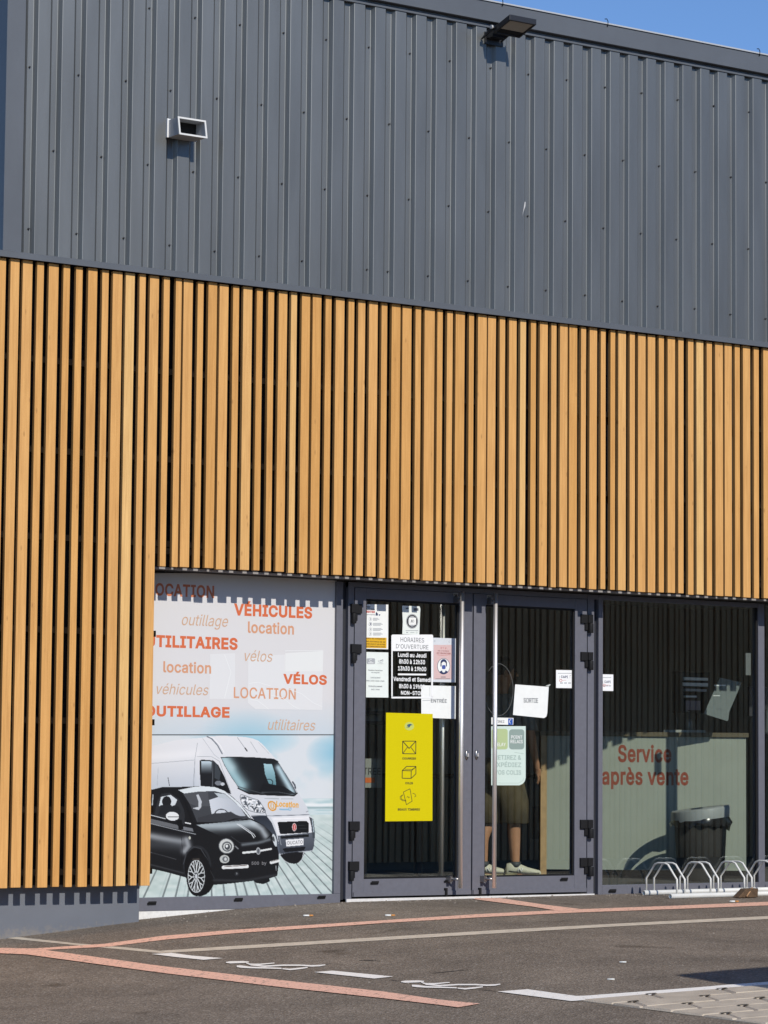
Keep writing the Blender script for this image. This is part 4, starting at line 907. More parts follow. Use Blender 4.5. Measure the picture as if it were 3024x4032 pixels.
# dull see-through papers taped behind the film
PB = mat('paper_ghost', hexlin(217, 218, 219), .35)
ik = Ink(facade(YP - .0004), Z5); ik.poly([(825, 760), (1100, 745), (1102, 880), (1405, 880), (1400, 1176), (880, 1168), (822, 1120)]); ik.build('film_patch', PB, mural)
ik = Ink(facade(YP - .0004), Z5); ik.poly([(1112, 735), (1408, 716), (1404, 878), (1110, 878)]); ik.build('film_patch', mat('paper_ghost_light', hexlin(222, 224, 223), .35), mural)
ik = Ink(facade(YP - .0004), Z5); ik.poly([(528, 742), (722, 735), (722, 1090), (524, 1090)]); ik.build('film_patch', PB, mural)

CRS = mat('film_crease', hexlin(228, 230, 230), .3)
for pts in ([(836, 1090), (900, 1105), (985, 1170)], [(1000, 1060), (1090, 1080), (1180, 1150), (1230, 1172)], [(1130, 1010), (1240, 1050), (1330, 1120), (1400, 1150)], [(640, 745), (690, 880), (640, 1085)], [(1105, 745), (1104, 880)], [(1112, 716), (1405, 712)], [(828, 970), (900, 960), (1000, 990)]):
    ik = Ink(facade(YP - .0007), Z5); ik.line(pts, 4); ik.build('film_crease', CRS, mural)
# ================================================================== NOTICES ON THE DOORS
YO = -.0008                       # stuck outside on the glass (pane face is y=.004, gasket recess in front)
YI = .0033                        # taped inside
PO, PI_ = facade(.0025), facade(YI)
def sheet(name, label, plane, Z, shape, m, cat='notice', group=None):
    mb = MB(); pts = [plane.map(*Z(*p)) for p in shape]
    mb.poly(pts); o = mb.build(name, m, None, fixn=False); return tag(o, label, cat, group)
def ink(plane, Z, lift=.0006):
    i = Ink(plane, Z); i.lift = lift; return i
BLUEI = mat('navy_ink', (.02, .035, .11), .6); REDI = mat('red_ink', (.55, .08, .06), .6); YELB = mat('yellow_print', (.72, .42, .01), .6)
# health rules sheet
s = sheet('health_notice', 'white health rules sheet with red heading and yellow block, top left of left door', PI_, Z7, [(240, 388), (540, 394), (538, 925), (240, 918)], PAPER)
ink(PI_, Z7).poly([(250, 784), (520, 788), (518, 912), (250, 908)]).build('yellow_block', YELB, s)
tx = lambda b, x0, y0, x1, y1, m, par, bold=0, pl=PI_, Z=Z7, sh=0: text(b, pl, Z, x0, y0, x1, y1, m, par, bold, sh, .0012)
tx('AVANT', 262, 412, 330, 432, INK, s, .03); tx("D'ENTRER", 262, 440, 380, 458, INK, s, .03); tx('GESTES', 258, 466, 380, 492, REDI, s, .04); tx('SIMPLES À ADOPTER', 256, 506, 382, 518, INK, s, .02)
ink(PI_, Z7).ell(404, 505, 14, 8).ell(400, 494, 8, 10).poly([(388, 512), (418, 512), (414, 524), (390, 524)]).poly([(424, 512), (446, 508), (440, 526), (428, 524)]).build('figure_icon', BLUEI, s)
for y in (566, 626, 688, 742):
    ink(PI_, Z7).ring(327, y, 19, 22, 3).poly([(322, y - 10), (334, y - 12), (336, y + 8), (326, y + 12)]).build('rule_icon', INKL if y != 626 else BLUEI, s)
    q = ink(PI_, Z7)
    for k, L in enumerate((60, 75, 50)): q.rect(358, y - 14 + k * 12, 358 + L + (40 if y > 600 else 0), y - 7 + k * 12)
    q.build('small_print', INKL, s)
BRN = mat('brown_ink', (.2, .09, .01), .6)
for b, y in (('MERCI DE CONSERVER', 790), ('UNE DISTANCE DE 1M', 826), ('ENTRE VOUS ET LES AUTRES', 856), ('RECOMMANDATION', 884)): tx(b, 266, y, 504, y + 17, BRN, s, .03)
# pale hours sheet with two emblems
s = sheet('hours_sheet', 'pale white sheet of small grey lines under the yellow-blocked notice on left door', PI_, Z7, [(240, 955), (540, 962), (540, 1498), (240, 1495)], mat('greenish_paper', (.76, .81, .77), .7, 0, .03, 20))
ink(PI_, Z7).rrect(283, 1032, 382, 1100, 12).build('emblem', INKL, s); p = ink(PI_, Z7, .0012); p.ring(332, 1058, 17, 17, 5, 24, 40, 320); p.rect(300, 1082, 364, 1090); p.build('emblem_mark', PAPER, s)
p = ink(PI_, Z7); p.ring(450, 1062, 30, 20, 5, 24, -40, 200); p.poly([(430, 1062), (470, 1044), (482, 1048), (452, 1068)]); p.build('bird_emblem', INKL, s); tx('LA POSTE', 408, 1088, 482, 1098, INKL, s)
for b, x0, x1, y in (("Horaires d'ouverture", 302, 470, 1166), ('du magasin', 340, 436, 1194), ('Lundi au jeudi', 330, 446, 1252), ('8h30-12h30  13h30-19h00', 280, 492, 1292), ('Vendredi au samedi', 304, 466, 1354), ('8h30-19h00', 338, 436, 1394)): tx(b, x0, y, x1, y + 16, INK, s, .005)
ink(PI_, Z7).rect(330, 1270, 446, 1272).rect(304, 1372, 466, 1374).build('underline', INKL, s)
# distance limit sheet with a ring
s = sheet('ring_notice', 'small curled sheet with a grey ring and the number ten, above the opening hours', PI_, Z7, [(703, 412), (712, 406), (910, 414), (920, 440), (912, 640), (908, 752), (706, 746), (712, 600)], mat('greenish_paper', None))
ink(PI_, Z7).ring(823, 592, 73, 88, 24, 40).ell(823, 592, 62, 75).build('grey_ring', INKL, s); ink(PI_, Z7, .0009).rect(786, 550, 870, 634).build('white_square', PAPER, s)
p = ink(PI_, Z7, .0014); p.line([(808, 608), (818, 572), (822, 608)], 5); p.ring(836, 590, 11, 16, 4); p.build('handwriting', INK, s)
ink(PI_, Z7).rect(748, 432, 785, 448).rect(840, 436, 898, 468).build('dark_band', INK, s); ink(PI_, Z7).rect(746, 698, 894, 706).rect(752, 720, 775, 730).rect(800, 722, 850, 728).ring(876, 726, 9, 9, 3).build('small_print', INKL, s)
# opening hours in white vinyl on the outside
s = thing('opening_hours_sign', 'white vinyl opening hours sign with rounded frame on the left door glass', 'sign', at(*Z7(822, 1508), .0025))
p = ink(PO, Z7, .0004); p.rrect(576, 750, 1072, 945, 18, (1, 1, 0, 0)); p.rect(576, 944, 592, 1492, .03); p.rect(1050, 944, 1070, 1492); p.rrect(576, 1488, 1070, 1508, 9, (0, 0, 1, 1)); p.build('vinyl_frame', VINYL, s)
to = lambda b, x0, y0, x1, y1, m, bold: text(b, PO, Z7, x0, y0, x1, y1, m, s, bold, 0, .0008)
to('HORAIRES', 685, 786, 965, 840, INK, 0); to("D'OUVERTURE", 632, 868, 1016, 920, INK, 0)
for b, x0, y0, x1, y1 in (('Lundi au Jeudi', 655, 968, 992, 1020), ('8h30 à 12h30', 668, 1045, 976, 1100), ('13h30 à 19h00', 655, 1128, 990, 1182), ('Vendredi et Samedi', 600, 1256, 1046, 1308), ('8h30 à 19h00', 668, 1338, 972, 1392), ('NON-STOP', 690, 1420, 950, 1468)): to(b, x0, y0, x1, y1, VINYL, .024)
ink(PO, Z7, .0008).rect(655, 1212, 990, 1232, .01).build('rule_line', VINYL, s)
# mask notice
s = sheet('mask_notice', 'pink sheet with a masked face in an oval, in a clear sleeve by the handle', facade(.0037), Z7, [(1060, 786), (1342, 796), (1338, 1318), (1058, 1312)], mat('sleeve_paper', (.66, .69, .73), .35))
PM = facade(.0037); PKP = mat('pink_print', (.66, .47, .46), .6)
ink(PM, Z7).rect(1078, 872, 1300, 1282).build('pink_panel', PKP, s); ink(PM, Z7, .0012).ell(1197, 1126, 76, 96).build('oval_rim', BLUEI, s); ink(PM, Z7, .0018).ell(1197, 1126, 71, 91).build('oval_panel', PAPER, s)
p = ink(PM, Z7, .0024); p.ell(1198, 1085, 38, 44, 24, 180, 360); p.rect(1160, 1080, 1172, 1128); p.rect(1224, 1080, 1236, 1128); p.poly([(1146, 1192), (1170, 1178), (1226, 1178), (1250, 1192), (1228, 1212), (1198, 1217), (1168, 1212)]); p.build('masked_head', BLUEI, s)
p = ink(PM, Z7, .0030); p.ell(1198, 1098, 24, 26); p.poly([(1184, 1160), (1212, 1160), (1216, 1192), (1198, 1202), (1180, 1192)]); p.build('masked_face', PAPER, s); ink(PM, Z7, .0036).rrect(1178, 1112, 1220, 1160, 14).build('face_mask', mat('blue_ink', (.05, .09, .33), .6), s)
tx('ICI, LE MASQUE', 1128, 938, 1262, 952, mat('maroon_ink', (.3, .06, .06), .6), s, .02, PM); tx('EST OBLIGATOIRE', 1116, 964, 1282, 980, MATS['maroon_ink'], s, .02, PM)
p = ink(PM, Z7, .0012); p.line([(1120, 990), (1180, 996), (1270, 990)], 3); p.ring(1170, 908, 8, 8, 3).ring(1222, 912, 7, 7, 3); p.line([(1190, 896), (1200, 916)], 3); p.build('red_scribble', REDI, s)
ink(PM, Z7, .0012).rect(1100, 1272, 1272, 1277).rect(1164, 1250, 1222, 1258).build('small_print', INK, s); ink(PM, Z7, .0012).ring(1090, 826, 10, 8, 3).ring(1270, 832, 12, 12, 3, 20, 100, 260).rect(1290, 836, 1312, 842).build('header_mark', INKL, s)
# entrance / exit sheets
s = sheet('entrance_sheet', 'white sheet reading ENTRÉE taped inside the left door by its handle', facade(.0035), Z7, [(930, 1352), (1356, 1362), (1345, 1565), (1358, 1752), (932, 1736)], PAPER)
PE = facade(.0035); tx('ENTRÉE', 1046, 1504, 1234, 1558, INK, s, .01, PE); p = ink(PE, Z7); p.line([(945, 1536), (1040, 1530)], 6); p.line([(1030, 1372), (1032, 1490)], 2); p.build('pen_line', INKL, s)
s = sheet('exit_sheet', 'white sheet reading SORTIE taped inside the right door', PI_, R1, [(612, 1190), (965, 1216), (950, 1490), (940, 1530), (915, 1545), (588, 1512)], PAPER)
tx('SORTIE', 700, 1334, 852, 1384, INK, s, .01, PI_, R1); p = ink(PI_, R1); p.poly([(930, 1205), (978, 1188), (985, 1194), (962, 1214)]); p.build('tape_strip', mat('clear_tape', (.5, .53, .5), .3), s)
# yellow postal panel
YP2 = facade(.0015)
s = sheet('postal_panel', 'tall yellow panel with envelope, parcel and stamp pictograms on left door', YP2, Z8, [(482, 74), (1004, 88), (1000, 1282), (472, 1288)], mat('postal_yellow', (.62, .53, .002), .85, 0, .12, 260, spec=.15), 'sign')
ink(YP2, Z8, .0005).ell(742, 226, 52, 46).build('emblem_disc', mat('pale_lime', (.52, .58, .12), .6), s)
p = ink(YP2, Z8, .001); p.poly([(706, 236), (738, 224), (716, 222), (722, 206), (752, 198), (782, 212), (758, 216), (742, 240)]); p.build('bird_emblem', mat('post_blue', (.03, .09, .16), .6), s)
DI = mat('dark_olive_ink', (.03, .028, .01), .6); p = ink(YP2, Z8, .0006)
p.line([(668, 392), (816, 392), (814, 534), (668, 532), (668, 392)], 8); p.line([(670, 394), (740, 474), (814, 394)], 9); p.line([(670, 530), (720, 462)], 7); p.line([(812, 532), (762, 462)], 7); p.build('envelope_icon', DI, s)
p = ink(YP2, Z8, .0006); p.line([(664, 720), (764, 724), (762, 808), (662, 806), (664, 720), (712, 674), (816, 674), (816, 756), (764, 808)], 8); p.line([(764, 724), (816, 676)], 8); p.line([(690, 706), (772, 708), (808, 690)], 5); p.build('parcel_icon', DI, s)
p = ink(YP2, Z8, .0006); p.line([(676, 960), (750, 924), (774, 1062), (710, 1102), (676, 960)], 6); p.line([(712, 1020), (728, 1008), (732, 1028), (750, 1014)], 4); p.line([(708, 1060), (668, 1058), (640, 1036), (640, 1010), (672, 990), (650, 1016), (660, 1044), (706, 1054)], 5); p.line([(778, 972), (806, 984), (816, 1006), (800, 1016)], 5); p.build('stamp_icon', DI, s)
tt_ = lambda b, x0, y0, x1, y1: text(b, YP2, Z8, x0, y0, x1, y1, DI, s, .03, 0, .0007)
tt_('COURRIER', 664, 574, 818, 598); tt_('COLIS', 697, 849, 782, 874); tt_('BEAUX TIMBRES', 614, 1142, 860, 1168)
# keyholder stickers, one on the door and one on the window
def cap(label, Z, q, tx0, tx1, ty0, ty1, extra):
    o = sheet('square_sticker', label, facade(.0025), Z, [(q[0], q[1]), (q[2], q[1] + 3), (q[2], q[3] + 2), (q[0], q[3])], VINYL, 'sticker', 'white keyholder stickers'); P = facade(.0025)
    text('CAPI', P, Z, tx0, ty0, tx1, ty1, BLUEI, o, .02, 0, .0006)
    p = Ink(P, Z); p.lift = .0006; h = ty1 - ty0; p.ring(tx0 - 2, ty1 + h * .95, h * .55, h * .55, h * .16); p.line([(tx0 + h * .5, ty1 + h * .85), (tx0 + h * 2.0, ty1 + h * .8)], h * .1); p.build('key_emblem', REDI, o)
    p = Ink(P, Z); p.lift = .0006; p.rect(q[0] + 20, q[1] + 32, q[2] - 22, q[1] + 38); w_ = q[2] - q[0]
    for k in range(3): p.rect(q[0] + w_ * (.22 + .22 * k), q[3] - 58, q[0] + w_ * (.37 + .22 * k), q[3] - 47)
    p.ring(tx0 - 6, ty0 + 14, 12, 22, 3, 14, 110, 220)
    if extra: p.line([(1188, 1092), (1188, 1122)], 3); p.line([(1188, 1096), (1202, 1096)], 3); p.line([(1206, 1116), (1212, 1120)], 3)
    p.build('small_print', INKL, o)
cap('white square sticker with red key ring beside the upper hinges, on right door', R1, (1042, 1038, 1236, 1228), 1094, 1166, 1097, 1124, True)
cap('white square sticker with red key ring at left edge of the service window', R1, (1512, 1083, 1645, 1258), 1552, 1618, 1150, 1176, False)
# pull sticker, relay sticker, ring
s = sheet('pull_sticker', 'narrow white sticker reading TIREZ with a blue square, behind right door handle', PI_, R8, [(246, 800), (500, 806), (497, 886), (246, 880)], PAPER, 'sticker')
text('TIREZ', PI_, R8, 298, 834, 396, 860, INK, s, .01); ink(PI_, R8).rect(440, 812, 492, 884).build('blue_square', mat('sign_blue', (.02, .09, .42), .5), s); p = ink(PI_, R8, .0012); p.ring(470, 846, 18, 24, 6, 20, 100, 270); p.rect(466, 820, 474, 830); p.build('wheelchair_icon', PAPER, s)
MINT = mat('mint_paper', (.60, .72, .66), .6)
sh_ = [(245, 900), (640, 900), (640, 1490), (630, 1530), (606, 1560), (570, 1578), (245, 1578)]
s = sheet('relay_sticker', 'large pale parcel relay sticker with rounded lower corner on right door', PI_, R8, sh_, MINT, 'sticker')
ink(PI_, R8).rrect(250, 930, 434, 1166, 30).build('green_badge', mat('lime_print', (.43, .53, .27), .6), s); ink(PI_, R8).rrect(450, 936, 624, 1166, 34).build('grey_badge', mat('grey_print', (.26, .34, .31), .6), s)
t8 = lambda b, x0, y0, x1, y1, m, bold=.0: text(b, PI_, R8, x0, y0, x1, y1, m, s, bold, 0, .0012)
t8('POINT', 474, 1006, 600, 1044, PAPER, .01); t8('RELAIS', 466, 1056, 606, 1096, PAPER, .01); t8('RELAY', 290, 1090, 410, 1130, PAPER, .01)
MI2 = mat('mint_ink', (.36, .47, .43), .6); t8('RETIREZ &', 286, 1232, 588, 1284, MI2, .015); t8('EXPÉDIEZ', 272, 1302, 588, 1368, MI2, .015); t8('VOS COLIS', 284, 1404, 588, 1456, MI2, .015)
p = ink(PI_, R8); p.line([(510, 1200), (616, 1216)], 4); p.line([(330, 1545), (360, 1552), (560, 1552), (604, 1526), (622, 1490)], 3); p.build('fold_line', MI2, s)
o = Ink(PI_, R8); o.ring(330, 482, 168, 300, 5, 48); o = o.build('faint_ring', mat('thin_grey_ring', (.11, .115, .11), .7)); tag(o, 'thin faint grey oval ring on right door glass behind its handle', 'sticker')  # thin dim grey outline in one flat colour

# ================================================================== INSIDE THE SHOP
PANEL = mat('counter_panel', (.33, .36, .30), .45, 0, .04, 6); EDGE = mat('pine_edge', (.46, .30, .14), .6, 0, .15, 20)
c = thing('service_counter', 'pale green service counter with wood edge behind door and right window', 'counter', (3.097, 1.7, 0))
A2 = Vector((3.097, 1.7)); B2 = Vector((4.45, .8)); ax = (B2 - A2).normalized(); nrm = Vector((-ax.y, ax.x)) * -1
if nrm.y > 0: nrm = -nrm
CP = Plane((A2.x, A2.y, .1), (ax.x, ax.y, 0), (0, 0, 1))
def cbox(u0, u1, d0, d1, z0, z1):
    P = []
    for z in (z0, z1):
        for u, d in ((u0, d0), (u1, d0), (u1, d1), (u0, d1)):
            q = A2 + ax * u - nrm * d; P.append((q.x, q.y, z))
    return P
Lc = (B2 - A2).length
MB().hexa(cbox(0, Lc, 0, .03, .12, 1.2)).build('front_panel', PANEL, c); MB().hexa(cbox(.03, Lc - .02, .06, .09, FLOOR, .12)).build('kick_plate', DARK, c)
MB().hexa(cbox(-.05, 0, -.004, .12, FLOOR, 1.2)).build('end_board', EDGE, c); MB().hexa(cbox(-.06, Lc + .02, -.02, .45, 1.201, 1.236)).build('counter_top', mat('olive_edge', (.11, .09, .05), .6), c)
TX = mat('rust_lettering', (.27, .05, .022), .6)
text('Service', CP, R4, 305, 188, 788, 350, TX, c, .025, 0, .0005); text('après vente', CP, R4, 160, 392, 942, 592, TX, c, .025, 0, .0005)
bd = Plane((3.35, 2.75, 0), (1, 0, 0), (0, 0, 1)); p0, p1 = bd.map(*R2(802, 1400)), bd.map(*R2(985, 1055))
s = thing('accessible_sign', 'dark board with pale wheelchair outline leaning left of the counter', 'sign', (p0.x, 2.75, p0.z))
MB().box(p0.x, p1.x, 2.752, 2.77, p0.z, p1.z).build('board', mat('dark_board', (.02, .02, .025), .6), s)
p = Ink(bd, R2); p.ell(893, 1118, 13, 18); p.line([(895, 1140), (896, 1238), (940, 1246), (968, 1330)], 12); p.line([(880, 1200), (862, 1240), (856, 1290), (868, 1330), (892, 1352), (920, 1352), (945, 1330)], 10); p.build('wheelchair_icon', mat('pale_icon', (.35, .34, .3), .6), s)
# low dark cabinet behind the person and things standing on the counter
s = thing('dark_cabinet', 'dark waist-high cabinet standing behind the person', 'cabinet', (3.1, 3.6, 0)); MB().box(2.2, 4.6, 3.4, 4.0, FLOOR, .85).build('cabinet_body', mat('grey_cabinet', (.11, .115, .1), .6), s, bevel=.01); MB().box(2.17, 4.63, 3.36, 4.03, .851, .88).build('cabinet_top', DARK, s)
yb = 1.25; rk = facade(yb)
q0, q1 = at(*R3(842, 1275), yb), at(*R3(1098, 912), yb)
s = thing('brochure_rack', 'black rack of white brochures standing on the counter', 'rack', (q0.x, yb, q0.z))
MB().box(q0.x, q1.x, yb + .05, yb + .07, q0.z, q1.z).box(q0.x, q0.x + .02, yb - .05, yb + .05, q0.z, q1.z).box(q1.x - .02, q1.x, yb - .05, yb + .05, q0.z, q1.z).box(q0.x + .03, q0.x + .05, yb + .05, yb + .07, 1.237, q0.z).box(q1.x - .05, q1.x - .03, yb + .05, yb + .07, 1.237, q0.z).build('rack_frame', mat('rack_black', (.018, .018, .02), .5), s)
for y0_, y1_, x0_, x1_, m in ((962, 980, 868, 1082, PAPER), (1010, 1032, 850, 1082, PAPER), (1064, 1080, 880, 1070, INKL), (1122, 1136, 885, 980, PAPER)):
    a, b = at(*R3(x0_, y1_), yb), at(*R3(x1_, y0_), yb); MB().box(a.x, b.x, yb - .05, yb + .04, a.z, b.z).build('brochure_stack', m, s)
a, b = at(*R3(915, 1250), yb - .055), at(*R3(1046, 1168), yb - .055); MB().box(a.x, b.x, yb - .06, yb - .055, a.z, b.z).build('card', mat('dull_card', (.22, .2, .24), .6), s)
s = sheet('hanging_sheet', 'tilted pale sheet hanging inside the right window', facade(.72), R3, [(1225, 958), (1422, 1002), (1310, 1265), (1300, 1342), (1290, 1350), (1080, 1284)], mat('grey_green_sheet', (.17, .2, .195), .6, 0, .1, 30))  # plain grey-green base colour
p = Ink(facade(.72), R3); p.lift = .0006; p.line([(1200, 1240), (1215, 1246), (1225, 1240)], 7); p.line([(1228, 1238), (1240, 1252)], 6); p.build('stamp_mark', INK, s); p = Ink(facade(.72), R3); p.lift = .0006; p.rect(1172, 1022, 1278, 1034).rect(1165, 1118, 1226, 1124); p.build('print_band', PAPER, s)
def on_counter(u, d, z): q = A2 + ax * u - nrm * d; return Vector((q.x, q.y, z))
pc = CP.map(*R3(965, 1400)); u_ = (Vector((pc.x, pc.y)) - A2).dot(ax); o_ = on_counter(u_, .12, 1.2365)
s = thing('pump_bottle', 'clear sanitizer pump bottle on the counter below the brochure rack', 'bottle', o_)
MB().loft([(o_ + Vector((0, 0, z)), (r, 0, 0), (0, r, 0)) for z, r in ((0, .03), (.004, .034), (.09, .034), (.115, .022), (.12, .012))]).build('bottle_body', mat('bottle_grey', (.16, .165, .15), .2), s)
MB().tube([o_ + Vector((0, 0, .1205)), o_ + Vector((0, 0, .17)), o_ + Vector((-.035, 0, .178)), o_ + Vector((-.045, 0, .17))], .007, 8).build('pump_head', mat('pump_grey', (.2, .2, .19), .4), s)
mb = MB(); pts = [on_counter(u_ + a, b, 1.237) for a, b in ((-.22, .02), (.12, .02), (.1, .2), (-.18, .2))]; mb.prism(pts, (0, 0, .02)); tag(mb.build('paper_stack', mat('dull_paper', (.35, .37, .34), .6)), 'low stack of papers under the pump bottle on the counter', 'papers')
o2 = on_counter(u_ + .66, .2, 1.2365); s = thing('screen_stand', 'dark screen arm at far right end of the counter', 'screen', o2)
MB().tube([o2, o2 + Vector((0, 0, .03)), o2 + Vector((.0, 0, .16)), o2 + Vector((.05, .02, .24))], [.06, .03, .025, .03], 12).build('arm', mat('dull_grey', (.07, .08, .08), .5), s); MB().hexa([tuple(o2 + Vector(v)) for v in ((-.16, .05, .14), (.2, .0, .14), (.2, .03, .14), (-.16, .08, .14), (-.16, .05, .38), (.2, .0, .38), (.2, .03, .38), (-.16, .08, .38))]).build('display', mat('dark_board', None), s)
a, b = at(*R3(1456, 936), .02), at(*R3(1500, 738), .02); tag(MB().box(a.x, b.x, .016, .022, a.z, b.z).build('alarm_contact', mat('grey_contact', (.16, .17, .165), .5)), 'narrow grey sensor strip on the inner right edge of the window', 'sensor')
# waste bin behind the right window
yb = .62; bb = at(*R4(1047, 1300), yb); bx_, s_ = bb.x, 0
rl, rr = at(*R4(782, 900), yb), at(*R4(1300, 900), yb); top = at(*R4(1040, 780), yb)
cx = (at(*R4(828, 960), yb).x + at(*R4(1272, 960), yb).x) / 2
lat = (at(*R4(1272, 960), yb).x - at(*R4(828, 960), yb).x) * .8179 / 2      # true radius of a round body
s = thing('waste_bin', 'dark grey round waste bin with black liner and pale band in right window', 'bin', (cx, yb, 0))
zt = top.z; tl = Vector((.0, .0, 1)); rg = []
rB = lambda z: lat * (.86 + .14 * z / zt)
MB().loft([((cx, yb, z), (rB(z), 0, 0), (0, rB(z), 0)) for z in (FLOOR, FLOOR + .01, zt * .4, zt * .8)], 28).build('bin_body', mat('bin_grey', (.028, .026, .024), .85, spec=.2), s)
lat_dir = Vector((CR.x, CR.y, 0)).normalized(); dep = Vector((-lat_dir.y, lat_dir.x, 0))
def bring(z, r, tilt): return [Vector((cx, yb, z)) + lat_dir * (r * math.cos(2 * math.pi * k / 28)) + dep * (r * math.sin(2 * math.pi * k / 28)) + Vector((0, 0, tilt * math.cos(2 * math.pi * k / 28))) for k in range(28)]
def ringstack(rows, name, m, jag=None):
    mb = MB(); n = 28; vs = []
    for i, r in enumerate(rows):
        for k, p in enumerate(bring(*r)):
            q = p.copy()
            if jag and i in jag: q.z += jag[i] * (vnoise(np.array([k * 1.7]), np.array([i * 3.1]), 1.6, 41)[0] - .5); q += (q - Vector((cx, yb, q.z))) * (.12 * (vnoise(np.array([k * 2.3]), np.array([i * 1.1]), 1.3, 43)[0] - .4))
            vs.append(q)
    mb.add(vs, [(i * n + k, i * n + (k + 1) % n, (i + 1) * n + (k + 1) % n, (i + 1) * n + k) for i in range(len(rows) - 1) for k in range(n)], True); return mb.build(name, m, s, fixn=False)
ringstack([(zt * .80, lat * 1.12, -.01), (zt * .83, lat * 1.14, .0), (zt * .90, lat * 1.08, .012), (zt * .95, lat * 1.07, .02), (zt * .96, lat * .9, .02)], 'bin_liner', mat('black_liner', (.012, .012, .013), .22), {0: .07, 1: .04})
ringstack([(zt * .88, lat * 1.10, .03), (zt * 1.0, lat * 1.12, .03), (zt * 1.03, lat * 1.08, .03), (zt * 1.0, lat * 1.0, .03)], 'rim_band', mat('rim_grey', (.30, .32, .31), .5), None)
# dark post, sign and papers seen through the left door
yb = .9; a = at(*Z8(838, 1905), yb); s = thing('display_post', 'dark steel post standing inside the left door under the yellow panel', 'post', (a.x, yb, 0))
MB().loft([((a.x, yb, z), (r, 0, 0), (0, r, 0)) for z, r in ((FLOOR, .13), (FLOOR + .012, .13), (FLOOR + .02, .032), (1.1, .032))], 18).build('pole', mat('post_dark', (.03, .03, .032), .35), s)
yb = .2; pl = facade(yb); p0, p1 = pl.map(*Z8(120, 912)), pl.map(*Z8(440, 588))
s = thing('entry_sign', 'sign reading ENTREE, its shade painted grey, with an orange bar, half hidden behind the left door stile', 'sign', (p0.x, yb, 0))
MB().box(p0.x, p1.x, yb, yb + .012, p0.z, p1.z).build('sign_plate', mat('shaded_grey_plate', (.27, .28, .255), .6), s); MB().tube([((p0.x + p1.x) / 2, yb + .03, FLOOR), ((p0.x + p1.x) / 2, yb + .03, p0.z + .2)], .015, 10).build('sign_pole', DARK, s)  # the plate's shade is put into its grey base colour
text('ENTREE', pl, Z8, 120, 690, 424, 766, INKB, s, .0, 0, .002); p = Ink(pl, Z8); p.lift = .002; p.rect(120, 800, 356, 856).build('orange_bar', mat('orange_bar', (.6, .14, .03), .6), s)
yb = 1.6
for q in ((318, 28, 445, 55), (246, 122, 418, 165)):
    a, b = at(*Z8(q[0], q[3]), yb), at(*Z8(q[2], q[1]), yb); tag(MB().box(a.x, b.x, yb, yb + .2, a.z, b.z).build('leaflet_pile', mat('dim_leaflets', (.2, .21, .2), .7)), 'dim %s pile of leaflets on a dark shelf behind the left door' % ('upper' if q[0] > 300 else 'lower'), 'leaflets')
a, b = at(*Z8(236, 175), yb), at(*Z8(480, 160), yb); s = thing('leaflet_shelf', 'dark leaflet shelf inside the left door', 'shelf', (a.x, yb, 0))
for z in (at(*Z8(300, 166), yb).z, at(*Z8(300, 56), yb).z): MB().box(a.x - .1, b.x, yb - .02, yb + .3, z - .025, z - .001).build('shelf_board', mat('dark_board', None), s)
MB().box(a.x - .1, b.x, yb + .3, yb + .33, FLOOR, a.z + .5).build('shelf_back', mat('dark_board', None), s)

